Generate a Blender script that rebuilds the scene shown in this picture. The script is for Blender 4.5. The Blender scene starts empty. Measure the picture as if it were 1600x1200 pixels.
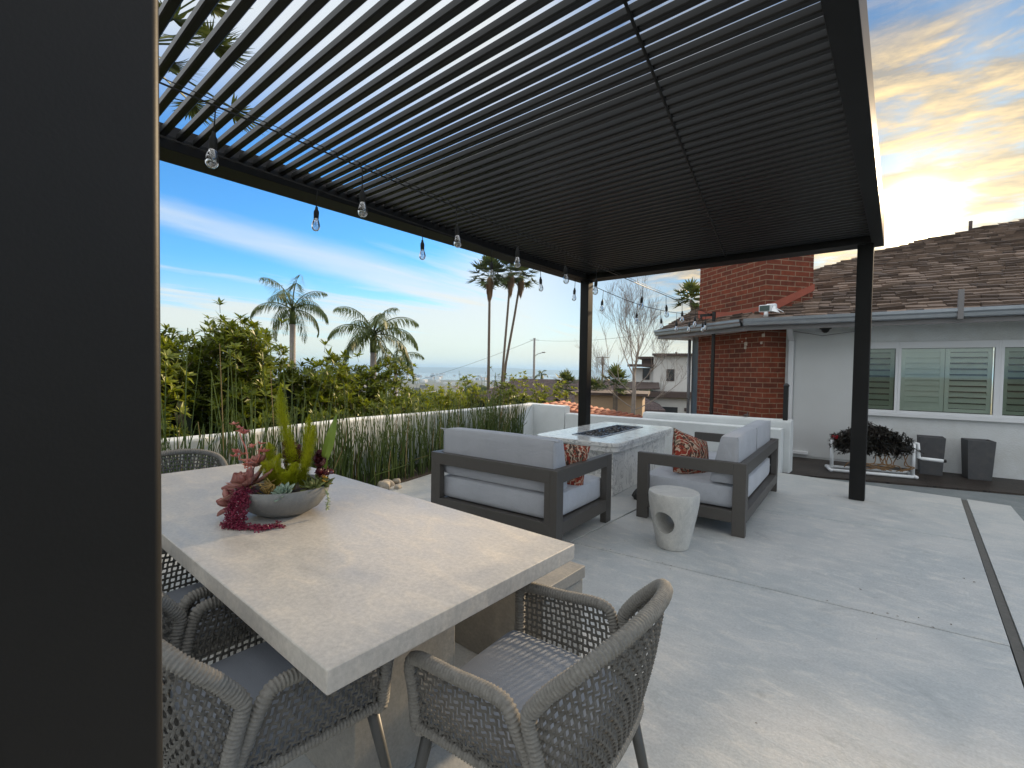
import bpy, math, random
from mathutils import Vector, Matrix, noise
rnd = random.Random(7)
sc = bpy.context.scene
col = sc.collection
R_ = math.radians

# ------------------------------------------------------------------ camera
H = 1.4
Fpx = 728.0
bV = Vector((1409-800, 589-600, Fpx)).normalized()
aV = Vector((-72-800, 566-600, Fpx))
xV = (-aV); xV = (xV - bV*xV.dot(bV)).normalized()
zV = xV.cross(bV)
def c2w(v): return Vector((xV.dot(v), bV.dot(v), zV.dot(v)))
RT = c2w(Vector((1,0,0))); UP = c2w(Vector((0,-1,0))); FW = c2w(Vector((0,0,1)))
cam = bpy.data.cameras.new('camera'); camo = bpy.data.objects.new('camera', cam)
col.objects.link(camo); sc.camera = camo
cam.sensor_width = 36; cam.lens = 36*Fpx/1600; cam.clip_start = 0.02; cam.clip_end = 60000
m = Matrix((RT, UP, -FW)).transposed().to_4x4(); m.translation = (0,0,H)
camo.matrix_world = m
def at(px, py, D):
    """a point seen at photo pixel px,py at the horizontal distance D (metres)"""
    d = c2w(Vector((px-800, py-600, Fpx))); return Vector((0,0,H)) + d*(D/math.hypot(d.x, d.y))

# ------------------------------------------------------------------ world and sun
SUN_AZ = R_(4.0)      # measured from +Y towards +X
SUN_EL = R_(19.1)
sdir = Vector((math.sin(SUN_AZ)*math.cos(SUN_EL), math.cos(SUN_AZ)*math.cos(SUN_EL), math.sin(SUN_EL)))
sun = bpy.data.lights.new('sun', 'SUN'); suno = bpy.data.objects.new('sun', sun); col.objects.link(suno)
sun.energy = 4.2; sun.angle = R_(4.5); sun.color = (1.0, .76, .48)
suno.rotation_euler = sdir.to_track_quat('Z', 'Y').to_euler()
w = bpy.data.worlds.new('World'); sc.world = w; w.use_nodes = True
nt = w.node_tree; nt.nodes.clear()
class NG:
    """tiny helper for node graphs"""
    def __init__(s, tree): s.t = tree; s.l = tree.links
    def n(s, kind, **kw):
        x = s.t.nodes.new(kind)
        for k, v in kw.items():
            if k == 'inp':
                for i, val in v.items():
                    if hasattr(val, 'is_output') or isinstance(val, bpy.types.NodeSocket): s.l.new(val, x.inputs[i])
                    else: x.inputs[i].default_value = val
            else: setattr(x, k, v)
        return x
    def m(s, op, a, b=0.0, c=0.0, clamp=False):
        x = s.n('ShaderNodeMath', operation=op, use_clamp=clamp, inp={0: a, 1: b, 2: c}); return x.outputs[0]
    def mix(s, f, a, b, bt='MIX'):
        x = s.n('ShaderNodeMix', data_type='RGBA', blend_type=bt)
        for i, val in ((0, f), (6, a), (7, b)):
            if isinstance(val, bpy.types.NodeSocket): s.l.new(val, x.inputs[i])
            else: x.inputs[i].default_value = (tuple(val)+(1,) if (not isinstance(val, (int, float)) and len(val) == 3) else val)
        return x.outputs[2]
    def ss(s, v, lo, hi):
        x = s.n('ShaderNodeMapRange', interpolation_type='SMOOTHSTEP', inp={0: v, 1: lo, 2: hi, 3: 0.0, 4: 1.0}); return x.outputs[0]
    def noise(s, vec, scale, detail=4, rough=.55, dist=0.0):
        x = s.n('ShaderNodeTexNoise', inp={'Vector': vec, 'Scale': scale, 'Detail': detail, 'Roughness': rough, 'Distortion': dist}); return x.outputs[0]
    def map(s, vec, sc_=(1,1,1), rot=(0,0,0), loc=(0,0,0)):
        x = s.n('ShaderNodeMapping', inp={'Vector': vec, 'Scale': sc_, 'Rotation': rot, 'Location': loc}); return x.outputs[0]
g = NG(nt)
tc = g.n('ShaderNodeTexCoord').outputs['Generated']
sky = g.n('ShaderNodeTexSky', sky_type='NISHITA', sun_disc=False)
sky.sun_elevation = SUN_EL; sky.sun_rotation = SUN_AZ; sky.air_density = 1.0; sky.dust_density = .15; sky.ozone_density = 2.5
sep = g.n('ShaderNodeSeparateXYZ', inp={0: tc}); X, Y, Z = sep.outputs
zc = g.m('MAXIMUM', Z, 0.0)
den = g.m('ADD', zc, 0.06)
pxx = g.m('DIVIDE', X, den); pyy = g.m('DIVIDE', Y, den)
P = g.n('ShaderNodeCombineXYZ', inp={0: pxx, 1: pyy, 2: 0.0}).outputs[0]
dsun = g.n('ShaderNodeVectorMath', operation='DOT_PRODUCT', inp={0: tc, 1: tuple(sdir)}).outputs['Value']
near = g.ss(dsun, .55, 1.0)
# clear blue
hsv = g.n('ShaderNodeHueSaturation', inp={'Saturation': 1.18, 'Value': 1.0, 'Color': sky.outputs[0], 'Hue': .5}).outputs[0]
base = g.mix(1.0, hsv, (.60, 1.12, 1.42), 'MULTIPLY')
sunside = g.ss(dsun, .70, .90)
base = g.mix(sunside, base, g.mix(1.0, base, (.35, .43, .43), 'MULTIPLY'))
# cirrus streaks, drawn on a flat layer overhead
Ps = g.map(P, (1.15, .22, 1), (0, 0, R_(5)))
n1 = g.noise(Ps, 1.5, 7, .62, .35)
n2 = g.noise(g.map(P, (.7, .3, 1), (0, 0, R_(-12)), (3.1, 1.7, 0)), .8, 5, .6, .6)
drift = g.m('MULTIPLY_ADD', pyy, .12, 3.0)
sx = g.m('ADD', pxx, drift)
sxn = g.m('ADD', sx, g.m('MULTIPLY', g.m('SUBTRACT', n2, .5), .9))
wid = g.m('MULTIPLY_ADD', g.m('MAXIMUM', pyy, 0.0), .17, .13)
streak = g.m('SUBTRACT', 1.0, g.ss(g.m('DIVIDE', g.m('ABSOLUTE', sxn), wid), .1, 1.3))
streak = g.m('MULTIPLY', streak, g.m('MULTIPLY_ADD', n1, 1.6, -.1, clamp=True))
low = g.m('SUBTRACT', 1.0, g.ss(Z, .04, .27))
azn = g.ss(Y, .45, .86)
cover = g.m('ADD', g.m('MULTIPLY', low, .30), g.m('MULTIPLY', azn, .19))
wisps = g.ss(g.m('ADD', g.m('MULTIPLY_ADD', n1, .62, g.m('MULTIPLY', n2, .38)), cover), .58, .80)
# patchy clouds round the sun
P2 = g.n('ShaderNodeCombineXYZ', inp={0: g.m('DIVIDE', X, g.m('ADD', zc, .25)), 1: g.m('DIVIDE', Y, g.m('ADD', zc, .25)), 2: 0.0}).outputs[0]
Pr = g.map(P2, (1.25, 2.9, 1), (0, 0, R_(-24)), (.45, .1, 0))
n3 = g.noise(Pr, 2.1, 9, .62, .3)
n4 = g.noise(g.map(Pr, (1, 1, 1), (0, 0, 0), (.03, .07, 0)), 2.1, 9, .62, .3)
nearband = g.m('MULTIPLY', g.ss(dsun, .85, .93), g.m('SUBTRACT', 1.0, g.ss(Z, .46, .56)))
pat = g.m('MULTIPLY', g.ss(n3, .38, .54), nearband)
edge = g.m('MULTIPLY', g.m('SUBTRACT', n3, n4), 8.0)
horizonw = g.m('MULTIPLY', g.m('SUBTRACT', 1.0, g.ss(Z, .03, .20)), g.m('MULTIPLY_ADD', azn, .25, .75))
cl = g.m('MAXIMUM', g.m('MULTIPLY', streak, .95), g.m('MULTIPLY', wisps, g.m('MULTIPLY_ADD', sunside, -.45, .82)))
cl = g.m('MAXIMUM', cl, g.m('MULTIPLY', horizonw, .9), clamp=True)
# thin bright veil overhead; unseen part behind the viewer added as fill light
veil = g.m('MULTIPLY', g.m('MULTIPLY', g.ss(Z, .36, .56), g.m('SUBTRACT', 1.0, sunside)), .88)
rear = g.m('SUBTRACT', 1.0, g.ss(Y, -.12, .10))
rearv = g.m('MULTIPLY', rear, .9)
cl = g.m('MAXIMUM', cl, g.m('MAXIMUM', veil, rearv))
ccol = g.mix(near, (4.9, 5.15, 5.2), (5.6, 5.1, 4.0))
ccol = g.mix(g.m('MULTIPLY', low, .75), ccol, (5.9, 5.3, 4.0))
bright = g.m('MAXIMUM', g.ss(Z, .55, .85), g.m('MULTIPLY', rear, .45))
ccol = g.mix(bright, ccol, (8.0, 8.0, 7.8))
c1 = g.mix(cl, base, ccol)
shade = g.m('MULTIPLY_ADD', edge, .6, .32, clamp=True)
pcol = g.mix(shade, (1.9, 1.9, 1.85), (6.2, 4.6, 2.5))
c2 = g.mix(g.m('MULTIPLY', pat, .97), c1, pcol)
gaz, gel = R_(.3), R_(14.6)      # glow added to the sky, centred a little below the sun lamp
gdir = (math.sin(gaz)*math.cos(gel), math.cos(gaz)*math.cos(gel), math.sin(gel))
dg_ = g.n('ShaderNodeVectorMath', operation='DOT_PRODUCT', inp={0: tc, 1: gdir}).outputs['Value']
glow = g.m('POWER', g.m('MAXIMUM', dg_, 0.0), 85.0)
glow2 = g.m('POWER', g.m('MAXIMUM', dg_, 0.0), 26.0)
glow3 = g.m('POWER', g.m('MAXIMUM', dg_, 0.0), 2500.0)
gs = g.n('ShaderNodeVectorMath', operation='SCALE', inp={0: (4.2, 3.1, 1.35), 'Scale': glow}).outputs[0]
gs2 = g.n('ShaderNodeVectorMath', operation='SCALE', inp={0: (.55, .30, .06), 'Scale': glow2}).outputs[0]
gs3 = g.n('ShaderNodeVectorMath', operation='SCALE', inp={0: (250.0, 190.0, 110.0), 'Scale': glow3}).outputs[0]
ad = g.n('ShaderNodeVectorMath', operation='ADD', inp={0: c2, 1: gs}).outputs[0]
ad = g.n('ShaderNodeVectorMath', operation='ADD', inp={0: ad, 1: gs2}).outputs[0]
ad = g.n('ShaderNodeVectorMath', operation='ADD', inp={0: ad, 1: gs3}).outputs[0]
bg = g.n('ShaderNodeBackground', inp={0: ad, 1: .10})
out = g.n('ShaderNodeOutputWorld'); g.l.new(bg.outputs[0], out.inputs[0])
sc.view_settings.view_transform = 'Standard'; sc.view_settings.look = 'None'
sc.view_settings.exposure = 0.85; sc.view_settings.gamma = 1.0
sc.cycles.use_denoising = True
sc.cycles.max_bounces = 7; sc.cycles.diffuse_bounces = 4; sc.cycles.glossy_bounces = 3; sc.cycles.transmission_bounces = 6
sc.cycles.transparent_max_bounces = 16; sc.cycles.volume_bounces = 0; sc.cycles.sample_clamp_indirect = 6
sc.cycles.caustics_reflective = False; sc.cycles.caustics_refractive = False

# ------------------------------------------------------------------ mesh helpers
class MB:
    def __init__(s): s.v = []; s.f = []; s.mi = []; s.M = None
    def add(s, vs, fs, mi=0):
        b = len(s.v)
        if s.M is not None: vs = [s.M @ Vector(p) for p in vs]
        s.v += [tuple(p) for p in vs]
        for f in fs: s.f.append(tuple(b+i for i in f)); s.mi.append(mi)
        return s
    def box(s, x0, x1, y0, y1, z0, z1, mi=0):
        return s.hexa([(x0,y0,z0),(x1,y0,z0),(x1,y1,z0),(x0,y1,z0),(x0,y0,z1),(x1,y0,z1),(x1,y1,z1),(x0,y1,z1)], mi)
    def hexa(s, p, mi=0):
        return s.add(p, [(3,2,1,0),(4,5,6,7),(0,1,5,4),(1,2,6,5),(2,3,7,6),(3,0,4,7)], mi)
    def tube(s, pts, rad, n=8, mi=0, cap=True, wave=0, wn=1):
        pts = [Vector(p) for p in pts]; N = len(pts)
        if not hasattr(rad, '__len__'): rad = [rad]*N
        prev = None; vs = []
        for i, p in enumerate(pts):
            t = (pts[min(i+1, N-1)] - pts[max(i-1, 0)])
            if t.length < 1e-9: t = Vector((0,0,1))
            t.normalize()
            if prev is None:
                u = t.orthogonal().normalized()
            else:
                u = prev - t*prev.dot(t)
                u = u.normalized() if u.length > 1e-6 else t.orthogonal().normalized()
            prev = u; v = t.cross(u)
            for k in range(n):
                a = 2*math.pi*k/n
                r = rad[i]
                vs.append(p + (u*math.cos(a) + v*math.sin(a))*r)
        fs = []
        for i in range(N-1):
            for k in range(n):
                fs.append((i*n+k, i*n+(k+1) % n, (i+1)*n+(k+1) % n, (i+1)*n+k))
        if cap: fs.append(tuple(range(n-1, -1, -1))); fs.append(tuple((N-1)*n+k for k in range(n)))
        return s.add(vs, fs, mi)
    def lathe(s, prof, c=(0,0,0), n=32, mi=0, cap=(True, True)):
        vs = []; N = len(prof)
        for r, z in prof:
            for k in range(n):
                a = 2*math.pi*k/n; vs.append((c[0]+r*math.cos(a), c[1]+r*math.sin(a), c[2]+z))
        fs = []
        for i in range(N-1):
            for k in range(n): fs.append((i*n+k, i*n+(k+1) % n, (i+1)*n+(k+1) % n, (i+1)*n+k))
        if cap[0]: fs.append(tuple(range(n-1, -1, -1)))
        if cap[1]: fs.append(tuple((N-1)*n+k for k in range(n)))
        return s.add(vs, fs, mi)
    def prism(s, poly, z0, z1, mi=0):
        n = len(poly); vs = [(x, y, z0) for x, y in poly] + [(x, y, z1) for x, y in poly]
        fs = [tuple(range(n-1, -1, -1)), tuple(range(n, 2*n))] + [(i, (i+1) % n, n+(i+1) % n, n+i) for i in range(n)]
        return s.add(vs, fs, mi)
    def build(s, name, mats, parent=None, smooth=False, bevel=0, seg=2, loc=None, rz=0):
        me = bpy.data.meshes.new(name); me.from_pydata(s.v, [], s.f)
        if not isinstance(mats, (list, tuple)): mats = [mats]
        for mt in mats: me.materials.append(mt)
        if len(mats) > 1: me.polygons.foreach_set('material_index', s.mi)
        if smooth: me.polygons.foreach_set('use_smooth', [True]*len(me.polygons))
        me.update()
        o = bpy.data.objects.new(name, me); col.objects.link(o)
        if parent is not None: o.parent = parent
        if loc is not None: o.location = loc
        if rz: o.rotation_euler.z = rz
        if bevel:
            b = o.modifiers.new('bevel', 'BEVEL'); b.width = bevel; b.segments = seg; b.limit_method = 'ANGLE'; b.angle_limit = R_(40)
            if not smooth:
                me.polygons.foreach_set('use_smooth', [True]*len(me.polygons))
                wn = o.modifiers.new('wn', 'WEIGHTED_NORMAL'); wn.keep_sharp = True
        return o
def tag(o, label=None, cat=None, group=None, kind=None):
    if label: o['label'] = label
    if cat: o['category'] = cat
    if group: o['group'] = group
    if kind: o['kind'] = kind
    return o
def thing(name, label, cat, loc=(0,0,0), rz=0, group=None):
    o = bpy.data.objects.new(name, None); col.objects.link(o); o.empty_display_size = .1
    o.location = loc; o.rotation_euler = (0,0,rz); return tag(o, label, cat, group)
def copy_tree(o, parent=None):
    c = o.copy(); col.objects.link(c)
    if parent is not None: c.parent = parent
    for ch in [k for k in bpy.data.objects if k.parent == o]: copy_tree(ch, c)
    return c
def catmull(pts, per=8):
    pts = [Vector(p) for p in pts]; out = []
    for i in range(len(pts)-1):
        p0 = pts[max(i-1, 0)]; p1 = pts[i]; p2 = pts[i+1]; p3 = pts[min(i+2, len(pts)-1)]
        for k in range(per):
            t = k/per
            out.append(.5*((2*p1) + (-p0+p2)*t + (2*p0-5*p1+4*p2-p3)*t*t + (-p0+3*p1-3*p2+p3)*t**3))
    out.append(pts[-1]); return out
def resample(pts, step):
    pts = [Vector(p) for p in pts]; L = [0]
    for a, b in zip(pts, pts[1:]): L.append(L[-1]+(b-a).length)
    n = max(2, int(L[-1]/step)+1); out = []; j = 0
    for i in range(n):
        d = L[-1]*i/(n-1)
        while j < len(L)-2 and L[j+1] < d: j += 1
        t = (d-L[j])/max(L[j+1]-L[j], 1e-9); out.append(pts[j].lerp(pts[j+1], min(t, 1)))
    return out
def rounded_box(mb, w_, d_, h_, r, n=10, puff=0.0, fn=None, mi=0, c=(0,0,0)):
    """box centred in x,y, resting on z=0, soft edges of radius r, bulged by puff"""
    def face(ax, sgn):
        vs = []; fs = []
        for i in range(n+1):
            for j in range(n+1):
                a = -1+2*i/n; b = -1+2*j/n
                p = [0,0,0]; p[ax] = sgn; p[(ax+1) % 3] = a; p[(ax+2) % 3] = b
                hv = [w_/2, d_/2, h_/2]
                q = Vector([p[k]*hv[k] for k in range(3)])
                inn = Vector([max(-hv[k]+r, min(hv[k]-r, q[k])) for k in range(3)])
                dd = q-inn
                if dd.length > 1e-9: q = inn + dd.normalized()*r if dd.length > r*.2 else q
                ux, uy, uz = q.x/hv[0], q.y/hv[1], q.z/hv[2]
                q.z += puff*uz*(1-ux*ux)*(1-uy*uy)
                q.x += puff*.5*ux*(1-uy*uy)*(1-uz*uz); q.y += puff*.5*uy*(1-ux*ux)*(1-uz*uz)
                q.z += h_/2
                if fn: q = fn(q)
                vs.append(q+Vector(c))
        for i in range(n):
            for j in range(n):
                f = (i*(n+1)+j, (i+1)*(n+1)+j, (i+1)*(n+1)+j+1, i*(n+1)+j+1)
                fs.append(f if sgn > 0 else f[::-1])
        mb.add(vs, fs, mi)
    for ax in range(3):
        for sg in (-1, 1): face(ax, sg)
    return mb

# ------------------------------------------------------------------ materials
def mat(name, color, rough=.6, nscale=0, namp=.15, bump=0, bscale=None, metal=0, spec=.5, coords='Object', stretch=(1,1,1), sheen=0, trans=0, detail=5, dark=None, dscale=2.0, damt=.5):
    mt = bpy.data.materials.new(name); mt.use_nodes = True
    t = mt.node_tree; t.nodes.clear(); q = NG(t)
    b = q.n('ShaderNodeBsdfPrincipled'); o = q.n('ShaderNodeOutputMaterial'); q.l.new(b.outputs[0], o.inputs[0])
    b.inputs['Roughness'].default_value = rough; b.inputs['Metallic'].default_value = metal
    b.inputs['Specular IOR Level'].default_value = spec
    if trans: pass
    cc = tuple(color)+(1,)
    tcn = q.n('ShaderNodeTexCoord').outputs[coords]
    vec = q.map(tcn, stretch)
    last = None
    if nscale:
        n = q.noise(vec, nscale, detail, .6)
        f = q.m('MULTIPLY_ADD', q.m('SUBTRACT', n, .5), namp*4, 1.0)
        last = q.mix(1.0, cc, q.n('ShaderNodeCombineXYZ', inp={0: f, 1: f, 2: f}).outputs[0], 'MULTIPLY')
    if dark is not None:
        n = q.ss(q.noise(vec, dscale, 6, .65, .3), .42, .62)
        last = q.mix(q.m('MULTIPLY', n, damt), last if last is not None else cc, tuple(dark)+(1,))
    if last is not None: q.l.new(last, b.inputs['Base Color'])
    else: b.inputs['Base Color'].default_value = cc
    if bump:
        n = q.noise(vec, bscale or nscale*3 or 40, 4, .6)
        bp = q.n('ShaderNodeBump', inp={'Strength': 1.0, 'Distance': bump, 'Height': n}); q.l.new(bp.outputs[0], b.inputs['Normal'])
    mt['q'] = 1
    return mt
def leafmat(name, c1, c2, rough=.5, transl=.35, nscale=3.0):
    """foliage: colour varies leaf by leaf, a share of the light comes through"""
    mt = bpy.data.materials.new(name); mt.use_nodes = True
    t = mt.node_tree; t.nodes.clear(); q = NG(t)
    geo = q.n('ShaderNodeNewGeometry')
    f = q.n('ShaderNodeObjectInfo').outputs['Random']
    nz = q.noise(q.n('ShaderNodeTexCoord').outputs['Object'], nscale, 3, .6)
    isl = geo.outputs['Random Per Island']
    k = q.m('ADD', q.m('MULTIPLY', isl, .55), q.m('MULTIPLY', q.ss(nz, .35, .65), .45))
    c = q.mix(k, c1, c2)
    b = q.n('ShaderNodeBsdfPrincipled', inp={'Base Color': c, 'Roughness': rough, 'Specular IOR Level': .4})
    tr = q.n('ShaderNodeBsdfTranslucent', inp={'Color': c})
    mx = q.n('ShaderNodeMixShader', inp={0: transl, 1: b.outputs[0], 2: tr.outputs[0]})
    o = q.n('ShaderNodeOutputMaterial'); q.l.new(mx.outputs[0], o.inputs[0]); return mt
def glassmat(name, tint=(.9,.95,.93), refl=.09, rough=.01):
    mt = bpy.data.materials.new(name); mt.use_nodes = True
    t = mt.node_tree; t.nodes.clear(); q = NG(t)
    tr = q.n('ShaderNodeBsdfTransparent', inp={0: tuple(tint)+(1,)}); gl = q.n('ShaderNodeBsdfGlossy', inp={'Roughness': rough})
    fr = q.n('ShaderNodeFresnel', inp={'IOR': 1.5})
    f = q.m('MULTIPLY_ADD', fr.outputs[0], 1.0, refl, clamp=True)
    mx = q.n('ShaderNodeMixShader', inp={0: f, 1: tr.outputs[0], 2: gl.outputs[0]})
    o = q.n('ShaderNodeOutputMaterial'); q.l.new(mx.outputs[0], o.inputs[0]); return mt
def brickmat(name, c1, c2, mortar, bw, bh, ms=.012, rough=.85, off=.5, bump=.004, streak=False, vec_mode='wall'):
    mt = bpy.data.materials.new(name); mt.use_nodes = True
    t = mt.node_tree; t.nodes.clear(); q = NG(t)
    s_ = q.n('ShaderNodeSeparateXYZ', inp={0: q.n('ShaderNodeTexCoord').outputs['Object']})
    if vec_mode == 'wall':
        v = q.n('ShaderNodeCombineXYZ', inp={0: q.m('ADD', s_.outputs[0], s_.outputs[1]), 1: s_.outputs[2], 2: 0.0}).outputs[0]
    else:
        v = q.n('ShaderNodeCombineXYZ', inp={0: s_.outputs[0], 1: s_.outputs[1], 2: 0.0}).outputs[0]
    br = q.n('ShaderNodeTexBrick', inp={'Vector': v, 'Color1': tuple(c1)+(1,), 'Color2': tuple(c2)+(1,), 'Mortar': tuple(mortar)+(1,),
             'Scale': 1.0, 'Mortar Size': ms, 'Mortar Smooth': .15, 'Brick Width': bw, 'Row Height': bh, 'Bias': -.1})
    br.offset = off
    n = q.noise(v, 9.0, 6, .65); f = q.m('MULTIPLY_ADD', q.m('SUBTRACT', n, .5), 1.3, 1.0)
    c = q.mix(1.0, br.outputs[0], q.n('ShaderNodeCombineXYZ', inp={0: f, 1: f, 2: f}).outputs[0], 'MULTIPLY')
    b = q.n('ShaderNodeBsdfPrincipled', inp={'Base Color': c, 'Roughness': rough, 'Specular IOR Level': .3})
    hgt = q.m('ADD', q.m('MULTIPLY', br.outputs['Fac'], -1.0), q.m('MULTIPLY', q.noise(v, 60.0, 4, .6), .5))
    bp = q.n('ShaderNodeBump', inp={'Strength': 1.0, 'Distance': bump, 'Height': hgt}); q.l.new(bp.outputs[0], b.inputs['Normal'])
    o = q.n('ShaderNodeOutputMaterial'); q.l.new(b.outputs[0], o.inputs[0]); return mt
def concretemat(name, color, rough=.55, warm=(.52,.47,.40), cool=(.36,.38,.38), amt=.5, bump=.0012, sc_=1.0, spec=.5):
    mt = bpy.data.materials.new(name); mt.use_nodes = True
    t = mt.node_tree; t.nodes.clear(); q = NG(t)
    v = q.n('ShaderNodeTexCoord').outputs['Object']
    big = q.noise(v, .9*sc_, 4, .55, .8); mid = q.noise(q.map(v, (1, 2.2, 1)), 3.1*sc_, 7, .68, .7); fine = q.noise(v, 42*sc_, 5, .7)
    c = q.mix(q.m('MULTIPLY', q.ss(big, .38, .62), amt), tuple(color), cool)
    c = q.mix(q.m('MULTIPLY', q.ss(mid, .48, .70), amt*.9), c, warm)
    f = q.m('ADD', q.m('MULTIPLY_ADD', q.m('SUBTRACT', fine, .5), .75, 1.0), q.m('MULTIPLY', q.m('SUBTRACT', mid, .5), .42))
    c = q.mix(1.0, c, q.n('ShaderNodeCombineXYZ', inp={0: f, 1: f, 2: f}).outputs[0], 'MULTIPLY')
    vor = q.n('ShaderNodeTexVoronoi', inp={'Vector': v, 'Scale': 26*sc_}); spot = q.m('MULTIPLY', q.m('SUBTRACT', 1.0, q.ss(vor.outputs['Distance'], .03, .10)), q.ss(q.noise(v, 7*sc_, 2, .5), .55, .62))
    c = q.mix(q.m('MULTIPLY', spot, .35), c, (.16,.15,.14))
    st = q.ss(q.noise(q.map(v, (1.6, 4.2, 1), (0,0,.35)), 2.3*sc_, 9, .72, 1.4), .50, .72)
    c = q.mix(q.m('MULTIPLY', st, .20*amt/.5), c, tuple(min(.8, k*1.35) for k in color))
    sn = q.ss(q.noise(q.map(v, (1, 1, 1), (0,0,0), (5,2,1)), 1.7*sc_, 8, .7, .6), .56, .74)
    c = q.mix(q.m('MULTIPLY', sn, .34*amt/.5), c, tuple(k*.55 for k in cool))
    rg = q.m('MULTIPLY_ADD', q.m('SUBTRACT', mid, .5), .5, rough, clamp=True)
    b = q.n('ShaderNodeBsdfPrincipled', inp={'Base Color': c, 'Roughness': rg, 'Specular IOR Level': spec})
    bp = q.n('ShaderNodeBump', inp={'Strength': 1.0, 'Distance': bump, 'Height': q.m('ADD', fine, q.m('MULTIPLY', mid, 1.2))}); q.l.new(bp.outputs[0], b.inputs['Normal'])
    o = q.n('ShaderNodeOutputMaterial'); q.l.new(b.outputs[0], o.inputs[0]); return mt

M_alu = mat('dark_powder_coat', (.0065,.0063,.006), .5, 60, .06, .00006, 500, spec=.24, dark=(.012,.0115,.011), dscale=1.5, damt=.6)
M_slat = mat('louver_coat', (.0065,.007,.007), .34, 20, .05, .0002, 300, spec=.34)
M_patio = concretemat('patio_concrete', (.50,.506,.498), .42, (.58,.555,.51), (.40,.43,.44), .7, .0018, 1.9)
M_conc_old = concretemat('old_concrete', (.20,.225,.235), .7, (.26,.26,.25), (.13,.15,.16), .7, .002)
M_joint = mat('joint', (.04,.04,.038), .9)
M_drain = mat('drain_strip', (.10,.095,.085), .7, 30, .2, .001, 60)
M_table = concretemat('table_concrete', (.49,.455,.405), .40, (.56,.50,.42), (.39,.375,.355), .6, .0006, 1.6)
M_ped = concretemat('pedestal_concrete', (.27,.255,.225), .6, (.31,.28,.235), (.21,.205,.195), .5, .001, 1.8)
M_stool = concretemat('stool_concrete', (.50,.49,.46), .6, (.56,.54,.49), (.40,.40,.39), .5, .0008, 4)
M_sofa = mat('grey_frame_paint', (.078,.071,.064), .5, 40, .05, .0003, 200)
M_cush = None
def clothmat(name, color):
    mt = bpy.data.materials.new(name); mt.use_nodes = True
    t = mt.node_tree; t.nodes.clear(); q = NG(t); v = q.n('ShaderNodeTexCoord').outputs['Object']
    fa = q.n('ShaderNodeTexBrick', inp={'Vector': v, 'Scale': 160.0, 'Mortar Size': .12, 'Mortar Smooth': 1.0}).outputs['Fac']
    n = q.noise(v, 4.0, 5, .6); f = q.m('MULTIPLY_ADD', q.m('SUBTRACT', n, .5), .34, 1.0); f = q.m('ADD', f, q.m('MULTIPLY', q.m('SUBTRACT', q.noise(v, 190, 2, .5), .5), .28))
    c = q.mix(1.0, tuple(color), q.n('ShaderNodeCombineXYZ', inp={0: f, 1: f, 2: f}).outputs[0], 'MULTIPLY')
    b = q.n('ShaderNodeBsdfPrincipled', inp={'Base Color': c, 'Roughness': .95, 'Specular IOR Level': .15, 'Sheen Weight': .25, 'Sheen Roughness': .5})
    cr = q.noise(q.map(v, (1.2, 3.2, 2.2), (.3, .2, .5)), 3.0, 3, .5, 1.2)
    hg = q.m('ADD', q.m('MULTIPLY', cr, .010), q.m('MULTIPLY', q.noise(v, 240, 2, .5), .0012))
    bp = q.n('ShaderNodeBump', inp={'Strength': .8, 'Distance': 1.0, 'Height': hg}); q.l.new(bp.outputs[0], b.inputs['Normal'])
    o = q.n('ShaderNodeOutputMaterial'); q.l.new(b.outputs[0], o.inputs[0]); return mt
M_cush = clothmat('grey_cushion_fabric', (.45,.465,.50)); M_cushb = clothmat('grey_cushion_fabric_back', (.40,.41,.44))
M_seat = mat('chair_seat_fabric', (.27,.295,.34), .95, 6, .05, .001, 300, spec=.2)
M_rope = mat('rope', (.205,.197,.18), .85, 90, .25, .0015, 260, spec=.25)
M_rope2 = mat('rope_weave', (.125,.12,.11), .85, 70, .25, .001, 300, spec=.25)
M_leg = mat('chair_leg_metal', (.055,.055,.052), .45, 60, .05)
M_bowl = concretemat('bowl_concrete', (.20,.20,.19), .7, (.24,.23,.2), (.15,.155,.16), .5, .0005, 8)
M_soil = mat('soil', (.035,.026,.02), .95, 30, .3, .01, 40)
M_stucco = mat('white_stucco', (.72,.75,.76), .85, 2.5, .04, .004, 55, dark=(.58,.60,.60), dscale=1.3, damt=.35)
M_wall = mat('house_stucco', (.68,.70,.71), .85, 2.5, .05, .007, 45, dark=(.52,.52,.49), dscale=1.3, damt=.45)
M_panelw = mat('white_panel', (.62,.63,.63), .6, 3, .03)
M_trim = mat('white_trim', (.74,.75,.77), .5, 4, .03)
M_fascia = mat('grey_fascia', (.20,.19,.19), .6, 5, .08)
M_gutter = mat('metal_gutter', (.36,.39,.43), .32, 8, .1, metal=.65)
M_gutterd = mat('metal_gutter_dark', (.17,.17,.18), .4, 8, .1, metal=.4)
M_brick = brickmat('red_brick', (.215,.050,.023), (.11,.031,.018), (.27,.18,.12), .30, .090, .008)
M_flash = mat('red_flashing', (.33,.075,.035), .6, 6, .12, .002, 30)
M_black = mat('black_metal', (.012,.012,.012), .45, 40, .05)
M_blackrub = mat('black_rubber', (.015,.015,.015), .6)
M_white = mat('white_plastic', (.80,.82,.84), .35)
M_cube = concretemat('charcoal_planter', (.075,.075,.08), .7, (.10,.095,.09), (.055,.06,.068), .6, .001, 4)
M_solar = mat('solar_glass', (.10,.14,.13), .15)
M_deck = brickmat('dark_deck_tile', (.036,.029,.025), (.052,.041,.034), (.015,.013,.012), .6, .145, .006, .55, .5, .003, vec_mode='floor')
M_glass = glassmat('window_glass', (.95,.99,.965), .04)
M_glassd = glassmat('window_glass_dark', (.78,.83,.79), .03)
M_shut = mat('shutter_paint', (.76,.80,.75), .5, 6, .04)
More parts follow.
